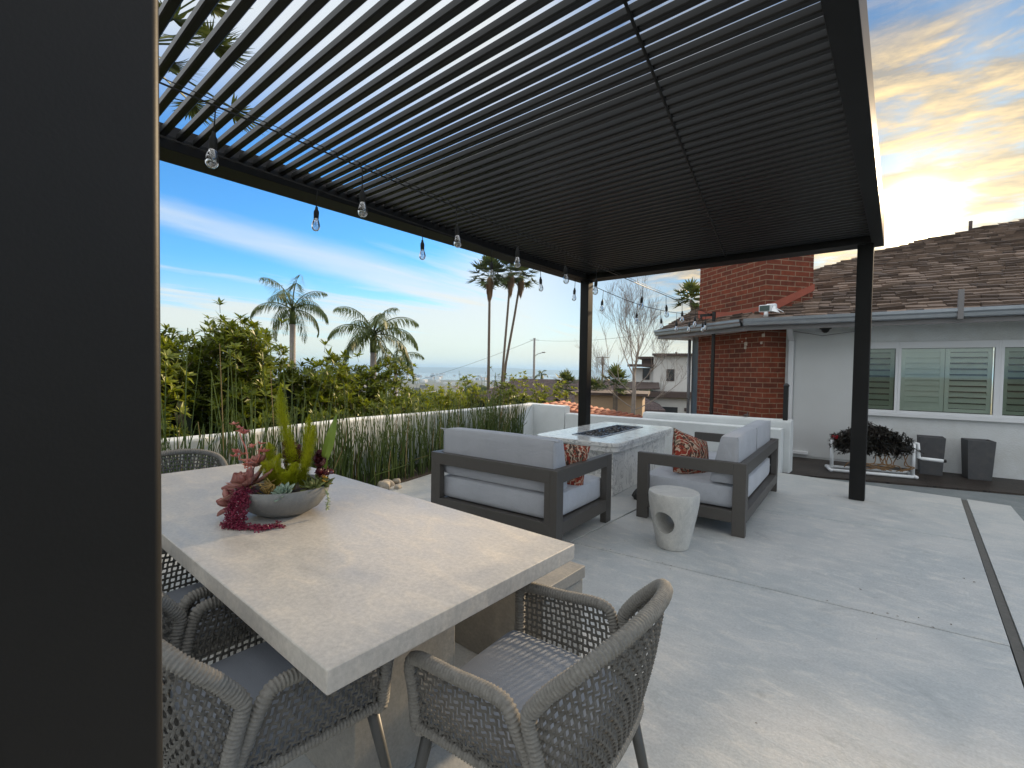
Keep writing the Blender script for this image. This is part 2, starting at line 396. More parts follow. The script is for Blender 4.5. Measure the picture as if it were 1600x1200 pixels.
M_room = mat('room_shade', (.02,.022,.02), .9)
M_bulb = glassmat('bulb_glass', (.93,.95,.97), .22)
M_tile = mat('terracotta_tile', (.36,.12,.065), .8, 7, .3, .004, 60, dark=(.15,.07,.05), dscale=5, damt=.6)
M_bark = mat('palm_bark', (.16,.125,.095), .9, 6, .25, .02, 20)
M_barkg = mat('pale_bark', (.27,.23,.205), .85, 8, .2, .005, 40)
M_pole = mat('weathered_pole', (.26,.25,.24), .8, 4, .15)
M_reed = leafmat('reed_green', (.035,.068,.014), (.105,.155,.03), .5, .1, 2)
M_reedd = mat('reed_dry', (.22,.16,.07), .8)
M_hedge = leafmat('hedge_leaf', (.028,.055,.007), (.25,.29,.018), .42, .35, 1.2)
M_hedgel = leafmat('bright_leaf', (.16,.20,.012), (.34,.36,.03), .45, .45, 1.5)
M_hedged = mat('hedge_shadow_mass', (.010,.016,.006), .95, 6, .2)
M_twig = mat('twig', (.13,.095,.06), .9)
M_palmf = leafmat('palm_leaf', (.045,.080,.018), (.14,.17,.04), .45, .3, .6)
M_fanf = leafmat('fan_palm_leaf', (.04,.07,.015), (.15,.17,.04), .5, .3, .5)
M_skirt = leafmat('dead_frond', (.20,.115,.055), (.33,.20,.10), .9, .1, .8)
M_roofb = brickmat('brown_shingle_far', (.125,.090,.085), (.085,.062,.060), (.05,.038,.036), .5, .3, .02, .9, .5, .01, vec_mode='floor')
M_tan = mat('tan_stucco', (.42,.30,.20), .9, 3, .05)
M_whouse = mat('white_house_stucco', (.66,.65,.62), .85, 3, .04)
M_dkbrown = mat('dark_brown_trim', (.085,.060,.052), .8, 5, .1)
M_glassfar = mat('far_window', (.05,.055,.06), .1)
M_rock = concretemat('river_rock', (.38,.34,.28), .8, (.45,.38,.28), (.28,.27,.26), .7, .003, 6)

def marblemat():
    mt = bpy.data.materials.new('white_marble'); mt.use_nodes = True
    t = mt.node_tree; t.nodes.clear(); q = NG(t)
    v = q.n('ShaderNodeTexCoord').outputs['Object']
    n = q.noise(q.map(v, (1, 1.8, 1.4), (0, 0, .6)), 2.6, 8, .62, 1.6)
    ve = q.m('SUBTRACT', 1.0, q.ss(q.m('ABSOLUTE', q.m('SUBTRACT', n, .5)), .0, .035))
    n2 = q.noise(v, 6.0, 6, .6, 1.0)
    ve2 = q.m('MULTIPLY', q.m('SUBTRACT', 1.0, q.ss(q.m('ABSOLUTE', q.m('SUBTRACT', n2, .47)), .0, .02)), .45)
    c = q.mix(q.m('MULTIPLY', q.m('MAXIMUM', ve, ve2), .75), (.78,.77,.74), (.30,.30,.31))
    c = q.mix(q.m('MULTIPLY', q.ss(q.noise(v, 1.6, 4, .5), .45, .7), .35), c, (.64,.62,.58))
    b = q.n('ShaderNodeBsdfPrincipled', inp={'Base Color': c, 'Roughness': .13})
    o = q.n('ShaderNodeOutputMaterial'); q.l.new(b.outputs[0], o.inputs[0]); return mt
M_marble = marblemat()
def pillowmat():
    mt = bpy.data.materials.new('pillow_print'); mt.use_nodes = True
    t = mt.node_tree; t.nodes.clear(); q = NG(t)
    v = q.n('ShaderNodeTexCoord').outputs['Object']
    wv = q.n('ShaderNodeTexWave', wave_type='RINGS', rings_direction='SPHERICAL', inp={'Vector': q.map(v, (1,1,1), (0,0,.5), (.13,.07,0)), 'Scale': 9.0, 'Distortion': 9.0, 'Detail': 2.0, 'Detail Scale': 1.6}).outputs['Fac']
    n_ = q.noise(v, 13, 2, .5, 1.5); n2_ = q.noise(q.map(v, (1,1,1), (0,0,0), (3,1,2)), 17, 2, .5, 1.2)
    c = q.mix(q.ss(n_, .46, .49), (.075,.048,.038), (.27,.040,.026))
    c = q.mix(q.ss(n2_, .56, .58), c, (.33,.13,.08))
    c = q.mix(q.m('SUBTRACT', 1.0, q.ss(n2_, .36, .38)), c, (.20,.17,.12))
    c = q.mix(q.ss(wv, .80, .88), c, (.50,.38,.29))
    b = q.n('ShaderNodeBsdfPrincipled', inp={'Base Color': c, 'Roughness': .9, 'Specular IOR Level': .2})
    o = q.n('ShaderNodeOutputMaterial'); q.l.new(b.outputs[0], o.inputs[0]); return mt
M_pillow = pillowmat()
def shakemat():
    mt = bpy.data.materials.new('brown_shake'); mt.use_nodes = True
    t = mt.node_tree; t.nodes.clear(); q = NG(t)
    r = q.n('ShaderNodeNewGeometry').outputs['Random Per Island']
    v = q.n('ShaderNodeTexCoord').outputs['Object']
    c = q.mix(r, (.085,.062,.050), (.25,.185,.145))
    f = q.m('MULTIPLY_ADD', q.m('SUBTRACT', q.noise(v, 35, 5, .7), .5), .9, 1.0)
    c = q.mix(1.0, c, q.n('ShaderNodeCombineXYZ', inp={0: f, 1: f, 2: f}).outputs[0], 'MULTIPLY')
    b = q.n('ShaderNodeBsdfPrincipled', inp={'Base Color': c, 'Roughness': .85, 'Specular IOR Level': .3})
    bp = q.n('ShaderNodeBump', inp={'Strength': 1.0, 'Distance': .003, 'Height': q.noise(v, 90, 3, .6)}); q.l.new(bp.outputs[0], b.inputs['Normal'])
    o = q.n('ShaderNodeOutputMaterial'); q.l.new(b.outputs[0], o.inputs[0]); return mt
M_shake = shakemat()

# ------------------------------------------------------------------ setting: ground, water, hills
def gh(x, y):
    if y < 8: dd = max(0, -6.1-x)
    else: dd = min(max(0, -4.0-x), math.hypot(max(0, -6.1-x), y-8)) if x < -4 else max(0, y-40)
    z = -.12
    z -= 3.6*(1-math.exp(-dd/9.0)) + 38*(1-math.exp(-max(0, dd-45)/260.0))
    return z
M_ground = mat('dry_ground', (.10,.085,.05), .95, .05, .3, dark=(.035,.05,.02), dscale=.03, damt=.9)
mb = MB(); rings = [0.5,2,3,4,5,6,7,8,9,10,12,14,17,20,25,30,40,55,75,100,150,220,320,500,800,1300,2200,4000,8000,16000,30000]; NA = 120
vs = [(0,0,gh(0,0))]
for r in rings:
    for k in range(NA):
        a = 2*math.pi*k/NA; x, y = r*math.cos(a), r*math.sin(a); vs.append((x, y, gh(x, y)))
fs = [(0, 1+k, 1+(k+1) % NA) for k in range(NA)]
for i in range(len(rings)-1):
    for k in range(NA): fs.append((1+i*NA+k, 1+(i+1)*NA+k, 1+(i+1)*NA+(k+1) % NA, 1+i*NA+(k+1) % NA))
mb.add(vs, fs); tag(mb.build('ground', M_ground, smooth=True), kind='structure')
# bay water and hills
M_water = mat('bay_water', (.05,.09,.13), .12, .002, .1)
mb = MB(); mb.add([at(300,600,2300).xy.to_3d(), at(1150,600,2300).xy.to_3d(), at(1150,600,7000).xy.to_3d(), at(300,600,7000).xy.to_3d()], [(0,1,2,3)])
mb.v = [(x, y, -41.0) for x, y, z in mb.v]; tag(mb.build('water', M_water), kind='structure')
M_hill = mat('hill_scrub', (.07,.085,.05), .95, .004, .3)
mb = MB(); vs = []; fs = []; NH = 160; NR = 8
for i in range(NH+1):
    px_ = -300 + 1700*i/NH
    for j in range(NR):
        D = 7000 + 600*j
        p = at(px_, 590, D)
        hh = 40 + 62*math.sin(math.pi*min(1, j/5.0))**1 * (.72+.55*noise.noise(Vector((i*.09, j*.25, 3)))+.25*noise.noise(Vector((i*.4, j*.6, 7))))
        vs.append((p.x, p.y, -42 + hh*(1 if j > 0 else 0)))
for i in range(NH):
    for j in range(NR-1): a = i*NR+j; fs.append((a, a+NR, a+NR+1, a+1))
mb.add(vs, fs); tag(mb.build('hills', M_hill, smooth=True), kind='structure')

# patio slab (4 pours, joints are real gaps over a dark base)
def rotxy(x, y, a): return (x*math.cos(a)-y*math.sin(a), x*math.sin(a)+y*math.cos(a))
mb = MB(); mb.prism([(-4.62,-3),(.99,-3),(.975,7.46),(-6.0,8.0),(-6.0,7.0),(-5.2,5.3),(-4.75,3.6),(-4.55,3.0),(-4.6,1.0)][::1], -.13, -.032)
tag(mb.build('patio_base', M_joint), kind='structure')
mb = MB(); J = .0078
k1 = lambda x: 3.475+.115*x+0.0     # first cross joint
k2 = lambda x: 5.55+.30*(x-0.0)*.4
xs1 = -2.05; xd0 = .435; xd1 = .500
def slab(poly): mb.prism(poly, -.031, 0.0)
def yl(x): return 7.62-.13*(x+.5)*0 - (.0)*(x)
back = lambda x: 7.56 - .035*x
dl = lambda y: .40+.0225*y           # drain left edge
slab([(-4.60,-3),(dl(-3),-3),(dl(3.4),k1(dl(3.4))-J),(xs1,k1(xs1)-J),(-4.55,k1(-4.55)-J)])
slab([(-4.62,k1(-4.6)+J),(xs1-J,k1(xs1)+J),(xs1-J,back(xs1)),(-5.9,back(-5.9)),(-5.9,6.9),(-5.1,5.3),(-4.7,3.6)])
slab([(xs1+J,k1(xs1)+J),(dl(3.5),k1(dl(3.5))+J),(dl(5.6),5.62-J),(xs1+J,5.20-J)])
slab([(xs1+J,5.20+J),(dl(5.6),5.62+J),(dl(7.5),7.50),(xs1+J,back(xs1))])
slab([(dl(-3)+.05,-3),(.985,-3),(.975,3.45),(dl(3.4)+.05,3.36)])
slab([(dl(3.4)+.05,3.37),(.975,3.46),(.965,7.45),(dl(7.5)+.05,7.49)])
tag(mb.build('patio', M_patio, bevel=.003, seg=1), kind='structure')
mb = MB(); mb.prism([(dl(-3)+.004,-3),(dl(-3)+.046,-3),(dl(7.45)+.046,7.45),(dl(7.45)+.004,7.45)], -.031, -.005)
tag(mb.build('drain_channel', M_drain), kind='structure')
mb = MB(); mb.prism([(-6.5,7.3),(6,7.3),(6,-3),(14,-3),(14,13),(-3.5,13),(-6.5,9)], -.30, -.055)
mb.prism([(1.0,-3),(6,-3),(6,7.29),(1.0,7.29)], -.30, -.055)
tag(mb.build('side_pavement', M_conc_old), kind='structure')
mb = MB(); mb.prism([(-1.27,7.72),(-.3,8.06),(1.25,8.53),(4.5,9.3),(4.5,11),(-2,11),(-2,8.6)], -.055, -.030)
tag(mb.build('deck_floor', M_deck), kind='structure')
mb = MB(); mb.prism([(-5.9,-3),(-4.61,-3),(-4.61,1.0),(-4.56,3.0),(-4.76,3.6),(-5.21,5.3),(-5.95,6.9),(-6.1,7.4)], -.13, -.02)
tag(mb.build('planting_bed', M_soil), kind='structure')

b = MB(); rl = random.Random(21)
for i in range(60):
    x = rl.uniform(-3.9,.9); y = rl.uniform(1.6,7.3) if rl.random() < .6 else rl.uniform(-.2,7.3)
    if rl.random() < .3: y = 3.475+.115*x+rl.gauss(0,.05)
    s_ = rl.uniform(.004,.012); a_ = rl.uniform(0,6.28); c_, d_ = math.cos(a_)*s_, math.sin(a_)*s_
    b.add([(x-c_,y-d_,.0015),(x+d_*.4,y-c_*.4,.004),(x+c_,y+d_,.002),(x-d_*.4,y+c_*.4,.005)], [(0,1,2,3)])
tag(b.build('leaf_litter', mat('dry_leaf_bits', (.12,.085,.05), .9, 50, .4)), 'scattered dry leaf crumbs on the concrete patio', kind='stuff')

# ------------------------------------------------------------------ garden walls
def wall_strip(name, pts, zt, th, label, z0=-.15, rd=.045):
    mb = MB(); N = len(pts)
    prof = [(-th/2, z0), (-th/2, None)]
    ring = []
    for i, p in enumerate(pts):
        p = Vector(p); a = Vector(pts[max(i-1,0)]); b = Vector(pts[min(i+1,N-1)]); t = (b-a).normalized(); n_ = Vector((-t.y, t.x))
        z = zt[i] if hasattr(zt, '__len__') else zt
        r = []
        for s_, zz in ((-1,z0),(-1,z-rd),(-1,None),(1,None),(1,z-rd),(1,z0)):
            if zz is None: continue
            r.append((p.x+n_.x*s_*th/2, p.y+n_.y*s_*th/2, zz))
        top = []
        for k in range(7):
            a_ = math.pi*k/6
            cx = math.copysign(th/2-rd, -math.cos(a_)) if abs(math.cos(a_)) > 1e-6 else 0
            off = cx - rd*math.cos(a_); top.append((p.x+n_.x*off, p.y+n_.y*off, z-rd+rd*math.sin(a_)))
        r = [r[0], r[1]] + top[1:-1] + [r[2], r[3]]
        ring.append(r)
    m_ = len(ring[0]); vs = [q for r in ring for q in r]; fs = []
    for i in range(N-1):
        for k in range(m_-1): fs.append((i*m_+k, (i+1)*m_+k, (i+1)*m_+k+1, i*m_+k+1))
    fs.append(tuple(range(m_))); fs.append(tuple((N-1)*m_+k for k in range(m_-1,-1,-1)))
    mb.add(vs, fs); return tag(mb.build(name, M_stucco, smooth=False, bevel=.012), label, 'wall')
wall_strip('garden_wall', [(-5.02,-3),(-5.05,.5),(-5.12,1.7),(-5.62,3.4),(-5.66,5.1),(-5.80,6.9),(-5.86,7.575)], .74, .2, 'low white stucco wall running behind the reed bed on the left')
wall_strip('garden_wall', [(-5.97,7.68),(-5.0,7.68)], [.742,.735], .2, 'short taller piece of white stucco wall at the back corner, stepping down', rd=.03)
wall_strip('garden_wall', [(-4.985,7.68),(-1.3,7.68)], [.60,.63], .2, 'long low white stucco wall behind the fire table', rd=.03)
wall_strip('garden_wall', [(-3.50,7.93),(-2.4,7.93),(-1.22,7.93)], [.715,.735,.745], .26, 'rounded white stucco wall cap standing just behind the low back wall', rd=.06)

# ------------------------------------------------------------------ pergola
Hb = 2.87; Lo = -4.13; Li = -3.87
pg = thing('pergola', 'black louvered pergola covering the dining and lounge areas', 'pergola', (-2.2, 3.3, 0))
pgl = Vector((2.2, -3.3, 0))
def pmb():
    b = MB(); b.M = Matrix.Translation(pgl); return b
for (x0, x1, y0, y1) in ((-.425,-.28,-.08,.066), (-.425,-.28,6.51,6.655), (-4.03,-3.88,6.51,6.655), (-4.03,-3.88,-.08,.066)):
    b = pmb(); b.box(x0, x1, y0, y1, 0.001, Hb-.001)
    b.build('post', M_alu, pg, bevel=.004)
b = pmb(); b.box(Lo, Li, -.2, 6.72, Hb, Hb+.10); b.box(Lo, Lo+.06, -.2, 6.72, Hb+.1, 3.12); b.build('beam', M_alu, pg, bevel=.004)
b = pmb(); b.box(Li+.001, -.301, 6.46, 6.72, Hb, Hb+.10); b.box(Lo+.061, -.301, 6.66, 6.72, Hb+.101, 3.12); b.build('beam', M_alu, pg, bevel=.004)
b = pmb(); b.hexa([(-.285,-.2,Hb),(-.160,-.2,Hb),(-.196,6.74,Hb),(-.300,6.74,Hb),(-.285,-.2,3.13),(-.160,-.2,3.13),(-.196,6.74,3.13),(-.300,6.74,3.13)]); b.build('beam', M_alu, pg, bevel=.004)
b = pmb(); b.box(Li+.001, -.3, -.2, -.02, Hb, 3.12); b.build('beam', M_alu, pg, bevel=.004)
def louvers(xl0, xr0, xl1, xr1):
    b = pmb(); n_ = 66
    for i in range(n_):
        y = .03+.0985*i; t = i/(n_-1)
        xa = xl0+(xl1-xl0)*t; xb = xr0+(xr1-xr0)*t
        w_, h_, c_ = .042, .046, .007
        sec = [(-w_/2+c_,0),(w_/2-c_,0),(w_/2,c_),(w_/2,h_-c_),(w_/2-c_,h_),(-w_/2+c_,h_),(-w_/2,h_-c_),(-w_/2,c_)]
        zt = Hb+.075
        if y > 6.44: continue
        vs = [(xa, y+sy, zt+sz) for sy, sz in sec]+[(xb, y+sy, zt+sz) for sy, sz in sec]
        b.add(vs, [(k, (k+1) % 8, 8+(k+1) % 8, 8+k) for k in range(8)]+[tuple(range(7,-1,-1)), tuple(range(8,16))])
    return b
s0, s1 = -.58, -1.81       # the joint between the two banks runs at a slight angle
louvers(Li+.002, s0-.0002, Li+.002, s1-.0002).build('louver_bank', M_slat, pg, smooth=False)
louvers(s0+.0002, -.287, s1+.0002, -.302).build('louver_bank', M_slat, pg, smooth=False)
b = pmb(); b.tube([(s0,-.02,Hb+.066),(s1,6.45,Hb+.066)], .0085, 6); b.build('tie_rod', M_alu, pg)

# ------------------------------------------------------------------ string lights
def string_lights(label, wire_pts, bulbs, cable=True, drop=.15):
    t = thing('string_lights', label, 'string lights', wire_pts[0], group='bulb strings under the pergola')
    o0 = Vector(wire_pts[0]); pts = [Vector(p)-o0 for p in wire_pts]
    b = MB(); b.tube(pts, .0055, 6)
    if cable: b.tube([p+Vector((0,.02,.028)) for p in pts], .0028, 5)
    b.build('cord', M_blackrub, t, smooth=True)
    def pos(yv):
        yv -= o0.y
        for p, q in zip(pts, pts[1:]):
            if p.y <= yv <= q.y: return p.lerp(q, (yv-p.y)/(q.y-p.y))
        return pts[-1]
    for i, yv in enumerate(bulbs):
        p = pos(yv); dx = rnd.uniform(-.006,.006)
        gm = MB(); gm.lathe([(.016,-.235),(.020,-.25),(.031,-.285),(.034,-.305),(.030,-.325),(.018,-.340),(.004,-.345)], (0,0,0), 16, cap=(True,True))
        bo = gm.build('bulb', M_bulb, t, smooth=True, loc=p); bo.rotation_euler = (rnd.uniform(-.08,.08), rnd.uniform(-.08,.08), 0)
        sm = MB(); sm.tube([(0,0,0),(dx,0,-drop)], .004, 6); sm.lathe([(.010,-drop+.005),(.012,-drop-.015),(.020,-drop-.03),(.021,-.20),(.019,-.243),(.015,-.245)], (0,0,0), 12)
        sm.build('socket', M_blackrub, bo, smooth=True)
        fm = MB(); fm.tube([(-.006,0,-.245),(-.008,0,-.29),(0,0,-.30),(.008,0,-.29),(.006,0,-.245)], .0012, 4); fm.build('filament', M_glassfar, bo)
TOP = (-2.884, 9.5, 2.555)
string_lights('bulb string hung inside the pergola, in front of the one along the edge beam', [(-2.975,-.15,2.88),(-2.964,.698,2.85),TOP], [.945,1.855,2.75,3.567,4.384,5.101,6.413,7.25,7.95,8.6,9.15])
string_lights('bulb string clipped along the left edge beam of the pergola', [(-3.61,-.15,2.862),(-3.663,.864,2.86),(-3.95,6.45,2.85)]+[(-3.95+1.066*t, 6.45+3.05*t, 2.85-.295*t-.16*math.sin(math.pi*t)) for t in (.15,.3,.45,.6,.75,.9,1)], [1.924,3.061,4.161,5.219,6.207,6.862,7.6,8.15,8.55,8.9,9.25], cable=False)
pl = thing('light_pole', 'thin black pole by the brick chimney holding up the bulb strings', 'pole', (-2.84, 9.5, -.05))
b = MB(); b.box(-.028,.028,-.028,.028,0,2.66); b.build('post', M_black, pl, bevel=.003)
b = MB(); b.box(-.26,-.041,-.02,.02,2.58,2.63); b.tube([(-.24,0,2.6),(-.25,0,2.52)], .018, 8); b.build('bracket', M_black, pl)

# ------------------------------------------------------------------ dining table, bench, chairs
dt = thing('dining_table', 'large pale concrete dining table with a thick slab top', 'table', (-2.1, .985, 0))
b = MB(); b.box(-1.235,1.186,-.487,.487,.703,.76); b.build('table_top', M_table, dt, bevel=.004)
b = MB(); b.box(-.65,.81,-.19,.24,0.001,.7025); b.build('pedestal', M_ped, dt, bevel=.004)
b = MB(); b.box(.811,.815,.26,.38,0.001,.40); 
bn = thing('bench', 'low concrete slab bench behind the dining table', 'bench', (-2.1, 1.80, 0))
b = MB(); b.box(-1.0,.937,-.17,.175,.392,.45); b.build('seat', M_ped, bn, bevel=.004)
b = MB(); b.box(-.95,.930,-.165,.165,0.001,.386); b.build('base', M_ped, bn, bevel=.004)

def rope_tube(path, r, closed=False):
    """a tube wrapped with cord: fine ridges along its length"""
    pts = resample(path, .0024); rad = [r*((1.0, 1.09, 1.0, .84)[i % 4]+rnd.uniform(-.015,.015)) for i in range(len(pts))]
    return pts, rad
def weave(mb, surf, nu, nv, wd=.0085, amp=.004):
    """surf(u,v) -> point; ribbons both ways, over and under"""
    def nrm(u, v):
        e = 1e-3; p = surf(u, v); a = surf(min(u+e,1), v)-surf(max(u-e,0), v); c = surf(u, min(v+e,1))-surf(u, max(v-e,0))
        return a.cross(c).normalized()
    def ribbon(pp, flip):
        vs = []; N = len(pp)
        for i, (u, v, sg) in enumerate(pp):
            n_ = nrm(u, v); p = surf(u, v)+n_*amp*sg
            u2, v2, _ = pp[min(i+1,N-1)]; u1, v1, _ = pp[max(i-1,0)]
            t = (surf(u2, v2)-surf(u1, v1)).normalized(); s_ = n_.cross(t)*(wd/2)*rnd.uniform(.85,1.12)
            h_ = n_*.0022
            vs += [p-s_, p+h_*1.3, p+s_, p-h_*1.3]
        fs = []
        for i in range(N-1):
            for k in range(4): fs.append((i*4+k, i*4+(k+1) % 4, (i+1)*4+(k+1) % 4, (i+1)*4+k))
        mb.add(vs, fs)
    for i in range(nu):
        u = (i+.5)/nu; ribbon([(u, j/(nv), 1 if (i+j) % 2 else -1) for j in range(nv+1)], False)
    for j in range(nv):
        v = (j+.5)/nv; ribbon([(i/(nu), v, -1 if (i+j) % 2 else 1) for i in range(nu+1)], True)
def make_chair(label, loc, rz):
    t = thing('dining_chair', label, 'chair', loc, rz, 'woven rope chairs round the dining table')
    R0 = .018
    for sx in (-1, 1):
        c = [Vector((sx*.245,.235,.425)), Vector((sx*.262,.245,.625)), Vector((sx*.272,-.095,.645)), Vector((sx*.232,-.165,.425))]
        b = MB()
        path = [c[0]+Vector((0,-.02,0)), c[0], c[0].lerp(c[1],.5), c[1]-Vector((0,.0,.03)), c[1]+Vector((0,-.03,0)), c[1].lerp(c[2],.5), c[2]+Vector((0,.03,0)), c[2]-Vector((0,.012,.035)), c[2].lerp(c[3],.6), c[3]]
        pts, rad = rope_tube(catmull(path, 6), R0); b.tube(pts, rad, 9)
        pts, rad = rope_tube([c[3], c[0]], .0145); b.tube(pts, rad, 8)
        b.build('arm_frame', M_rope, t, smooth=True)
        b = MB()
        def sf(u, v, c=c, sx=sx):
            p = (c[0].lerp(c[3], u)).lerp(c[1].lerp(c[2], u), v); p.x += sx*.012*math.sin(math.pi*u)*math.sin(math.pi*v); return p
        weave(b, sf, 19, 10, .0088); b.build('arm_panel', M_rope2, t, smooth=False)
    topc = catmull([(.268,-.145,.640),(.262,-.19,.70),(.235,-.265,.775),(.13,-.315,.815),(0,-.33,.825),(-.13,-.315,.815),(-.235,-.265,.775),(-.262,-.19,.70),(-.268,-.145,.640)], 8)
    botc = catmull([(.238,-.175,.425),(.215,-.215,.425),(.16,-.235,.425),(0,-.245,.425),(-.16,-.235,.425),(-.215,-.215,.425),(-.238,-.175,.425)], 8)
    tr = resample(topc, .02); brr = resample(botc, .01)
    def samp(a, u):
        f = u*(len(a)-1); i = min(int(f), len(a)-2); return a[i].lerp(a[i+1], f-i)
    b = MB(); path = [samp(botc,0)+Vector((0,0,0)), samp(botc,0).lerp(samp(topc,0),.5)+Vector((.004,-.004,0)), samp(topc,0)-Vector((0,0,.02))]+topc[1:-1]+[samp(topc,1)-Vector((0,0,.02)), samp(botc,1).lerp(samp(topc,1),.5)+Vector((-.004,-.004,0)), samp(botc,1)]
    pts, rad = rope_tube(catmull(path, 3), R0*1.05); b.tube(pts, rad, 9)
    pts, rad = rope_tube(botc, .0145); b.tube(pts, rad, 8)
    b.build('back_frame', M_rope, t, smooth=True)
    b = MB()
    def sb(u, v):
        p = samp(brr, u).lerp(samp(tr, u), v); p.y -= .012*math.sin(math.pi*v); return p
    weave(b, sb, 42, 17, .0088); b.build('back_panel', M_rope2, t)
    b = MB(); rounded_box(b, .46, .44, .07, .022, 12, .012, fn=lambda q: Vector((q.x*(1-.06*(q.y < 0)*abs(q.y)/.22), q.y, q.z))); b.build('seat_cushion', M_seat, t, smooth=True, loc=(0,.035,.415))
    b = MB(); pts, rad = rope_tube([(-.235,.245,.415),(.235,.245,.415)], .0145); b.tube(pts, rad, 8)
    b.box(-.225,.225,-.215,.235,.395,.412); b.build('seat_rail', M_rope, t)
    for sx in (-1, 1):
        for sy, yy in ((1, .215), (-1, -.19)):
            b = MB(); b.tube([(sx*.215, yy, .415), (sx*(.255), yy+sy*.085, 0.002)], [.0185,.0115], 10); b.build('leg', M_leg, t, smooth=True)
    return t
ch = make_chair('woven rope chair at the near right end of the table, seen whole from behind', (-.775,1.065,0), R_(90+4))
specs = [('woven rope chair on the near long side of the table, closest to the black post', (-1.39,.565,0), R_(-2)),
         ('woven rope chair on the near long side, mostly hidden behind the black post', (-2.04,.56,0), R_(2)),
         ('woven rope chair at the far left end of the table, only its back showing', (-3.36,.93,0), R_(-90))]
for lab, lc, rz in specs:
    c = copy_tree(ch); c.location = lc; c.rotation_euler = (0,0,rz); c['label'] = lab

# ------------------------------------------------------------------ lounge seats
def sofa(label, loc, rz, W, D, ncush):
    """local: x along the seat, back towards -y, front towards +y"""
    t = thing('loveseat', label, 'loveseat', loc, rz, 'grey framed loveseats facing the fire table')
    Z = .635; P_ = .105; T = .062
    b = MB(); hw, hd = W/2, D/2
    for sx in (-1, 1):
        xo = sx*hw; xi = sx*(hw-T); x0, x1 = min(xo, xi), max(xo, xi)
        b.box(x0, x1, -hd, -hd+P_, 0.001, Z); b.box(x0, x1, hd-P_, hd, 0.001, Z)
        b.box(x0, x1, -hd+P_, hd-P_, Z-.105, Z); b.box(x0, x1, -hd+P_, hd-P_, .115, .215)
    b.box(-hw+T, hw-T, -hd, -hd+T, Z-.105, Z); b.box(-hw+T, hw-T, -hd, -hd+T, .115, .215)
    b.box(-hw+T, -hw+T+P_*.5, -hd, -hd+T*.98, .215, Z-.105); b.box(hw-T-P_*.5, hw-T, -hd, -hd+T*.98, .215, Z-.105)
    b.box(-hw+T, hw-T, hd-T, hd, .115, .215)
    b.build('frame', M_sofa, t, bevel=.003)
    b = MB(); b.box(-hw+T, hw-T, -hd+T, hd-T, .185, .205); b.build('seat_deck', M_sofa, t)
    b = MB(); rounded_box(b, W-2*T-.02, D-T-.03, .205, .035, 12, .02); b.build('seat_cushion', M_cush, t, smooth=True, loc=(0, .02, .212))
    b = MB(); yb = -hd+T+.01
    b.tube([(-hw+T+.02, yb-.004, .325), (hw-T-.02, yb-.004, .325)], .004, 6); b.build('seat_cushion_piping', M_cushb, t)
    cw = (W-2*T-.02)/ncush
    for i in range(ncush):
        b = MB(); k = .43
        def fn(q, k=k):
            zf = q.z/k; q.y = -.115+(q.y+.115)*(1-.42*max(0, zf-.1)) if q.y > -.115 else q.y
            return q
        rounded_box(b, cw-.004, .24, k, .03, 12, .012, fn)
        bc = b.build('back_cushion', M_cushb, t, smooth=True, loc=(-hw+T+.01+cw*(i+.5), -hd+T+.135, .425))
        b = MB(); xx = cw/2-.014; b.tube(catmull([(-xx,-.114,.03),(-xx,-.116,.2),(-xx,-.113,.40),(-xx+.03,-.108,.424),(xx-.03,-.108,.424),(xx,-.113,.40),(xx,-.116,.2),(xx,-.114,.03)], 4), .0035, 6); b.build('piping', M_cushb, bc, smooth=True)
    return t
# sofa A: back towards the camera
sofa('near loveseat seen from behind, one long back cushion, next to the reeds', (-2.715, 3.41, 0), R_(4), 1.36, 1.02, 1)
sofa('right loveseat facing the fire table, two back cushions, behind the concrete stool', (-1.53, 5.30, 0), R_(90+3.5), 2.05, .96, 2)
def pillow(label, loc, rot, S=.44, Th=.10):
    b = MB(); n_ = 14; vs = []; fs = []
    for s_ in (1, -1):
        base = len(vs)
        for i in range(n_+1):
            for j in range(n_+1):
                x = -1+2*i/n_; y = -1+2*j/n_
                k = (1-x*x)**.5*(1-y*y)**.5 if abs(x) < 1 and abs(y) < 1 else 0
                pin = 1-.07*(x*x*(1-y*y)+y*y*(1-x*x))*1.0
                vs.append((x*S/2*(1-.06*(1-y*y)), y*S/2*(1-.06*(1-x*x)), s_*(Th*k**.8+.004)))
        for i in range(n_):
            for j in range(n_):
                f = (base+i*(n_+1)+j, base+(i+1)*(n_+1)+j, base+(i+1)*(n_+1)+j+1, base+i*(n_+1)+j+1); fs.append(f if s_ > 0 else f[::-1])
    b.add(vs, fs); o = b.build('throw_pillow', M_pillow, smooth=True, loc=loc); o.rotation_euler = rot
    return tag(o, label, 'pillow', 'printed throw pillows')
pillow('red and brown printed pillow leaning at the near end of the right loveseat', (-1.60, 4.72, .575), (R_(68), R_(20), R_(62)), .46)
pillow('printed pillow peeking out beside the back cushion of the near loveseat', (-2.28, 3.43, .575), (R_(100), R_(8), R_(28)), .44)

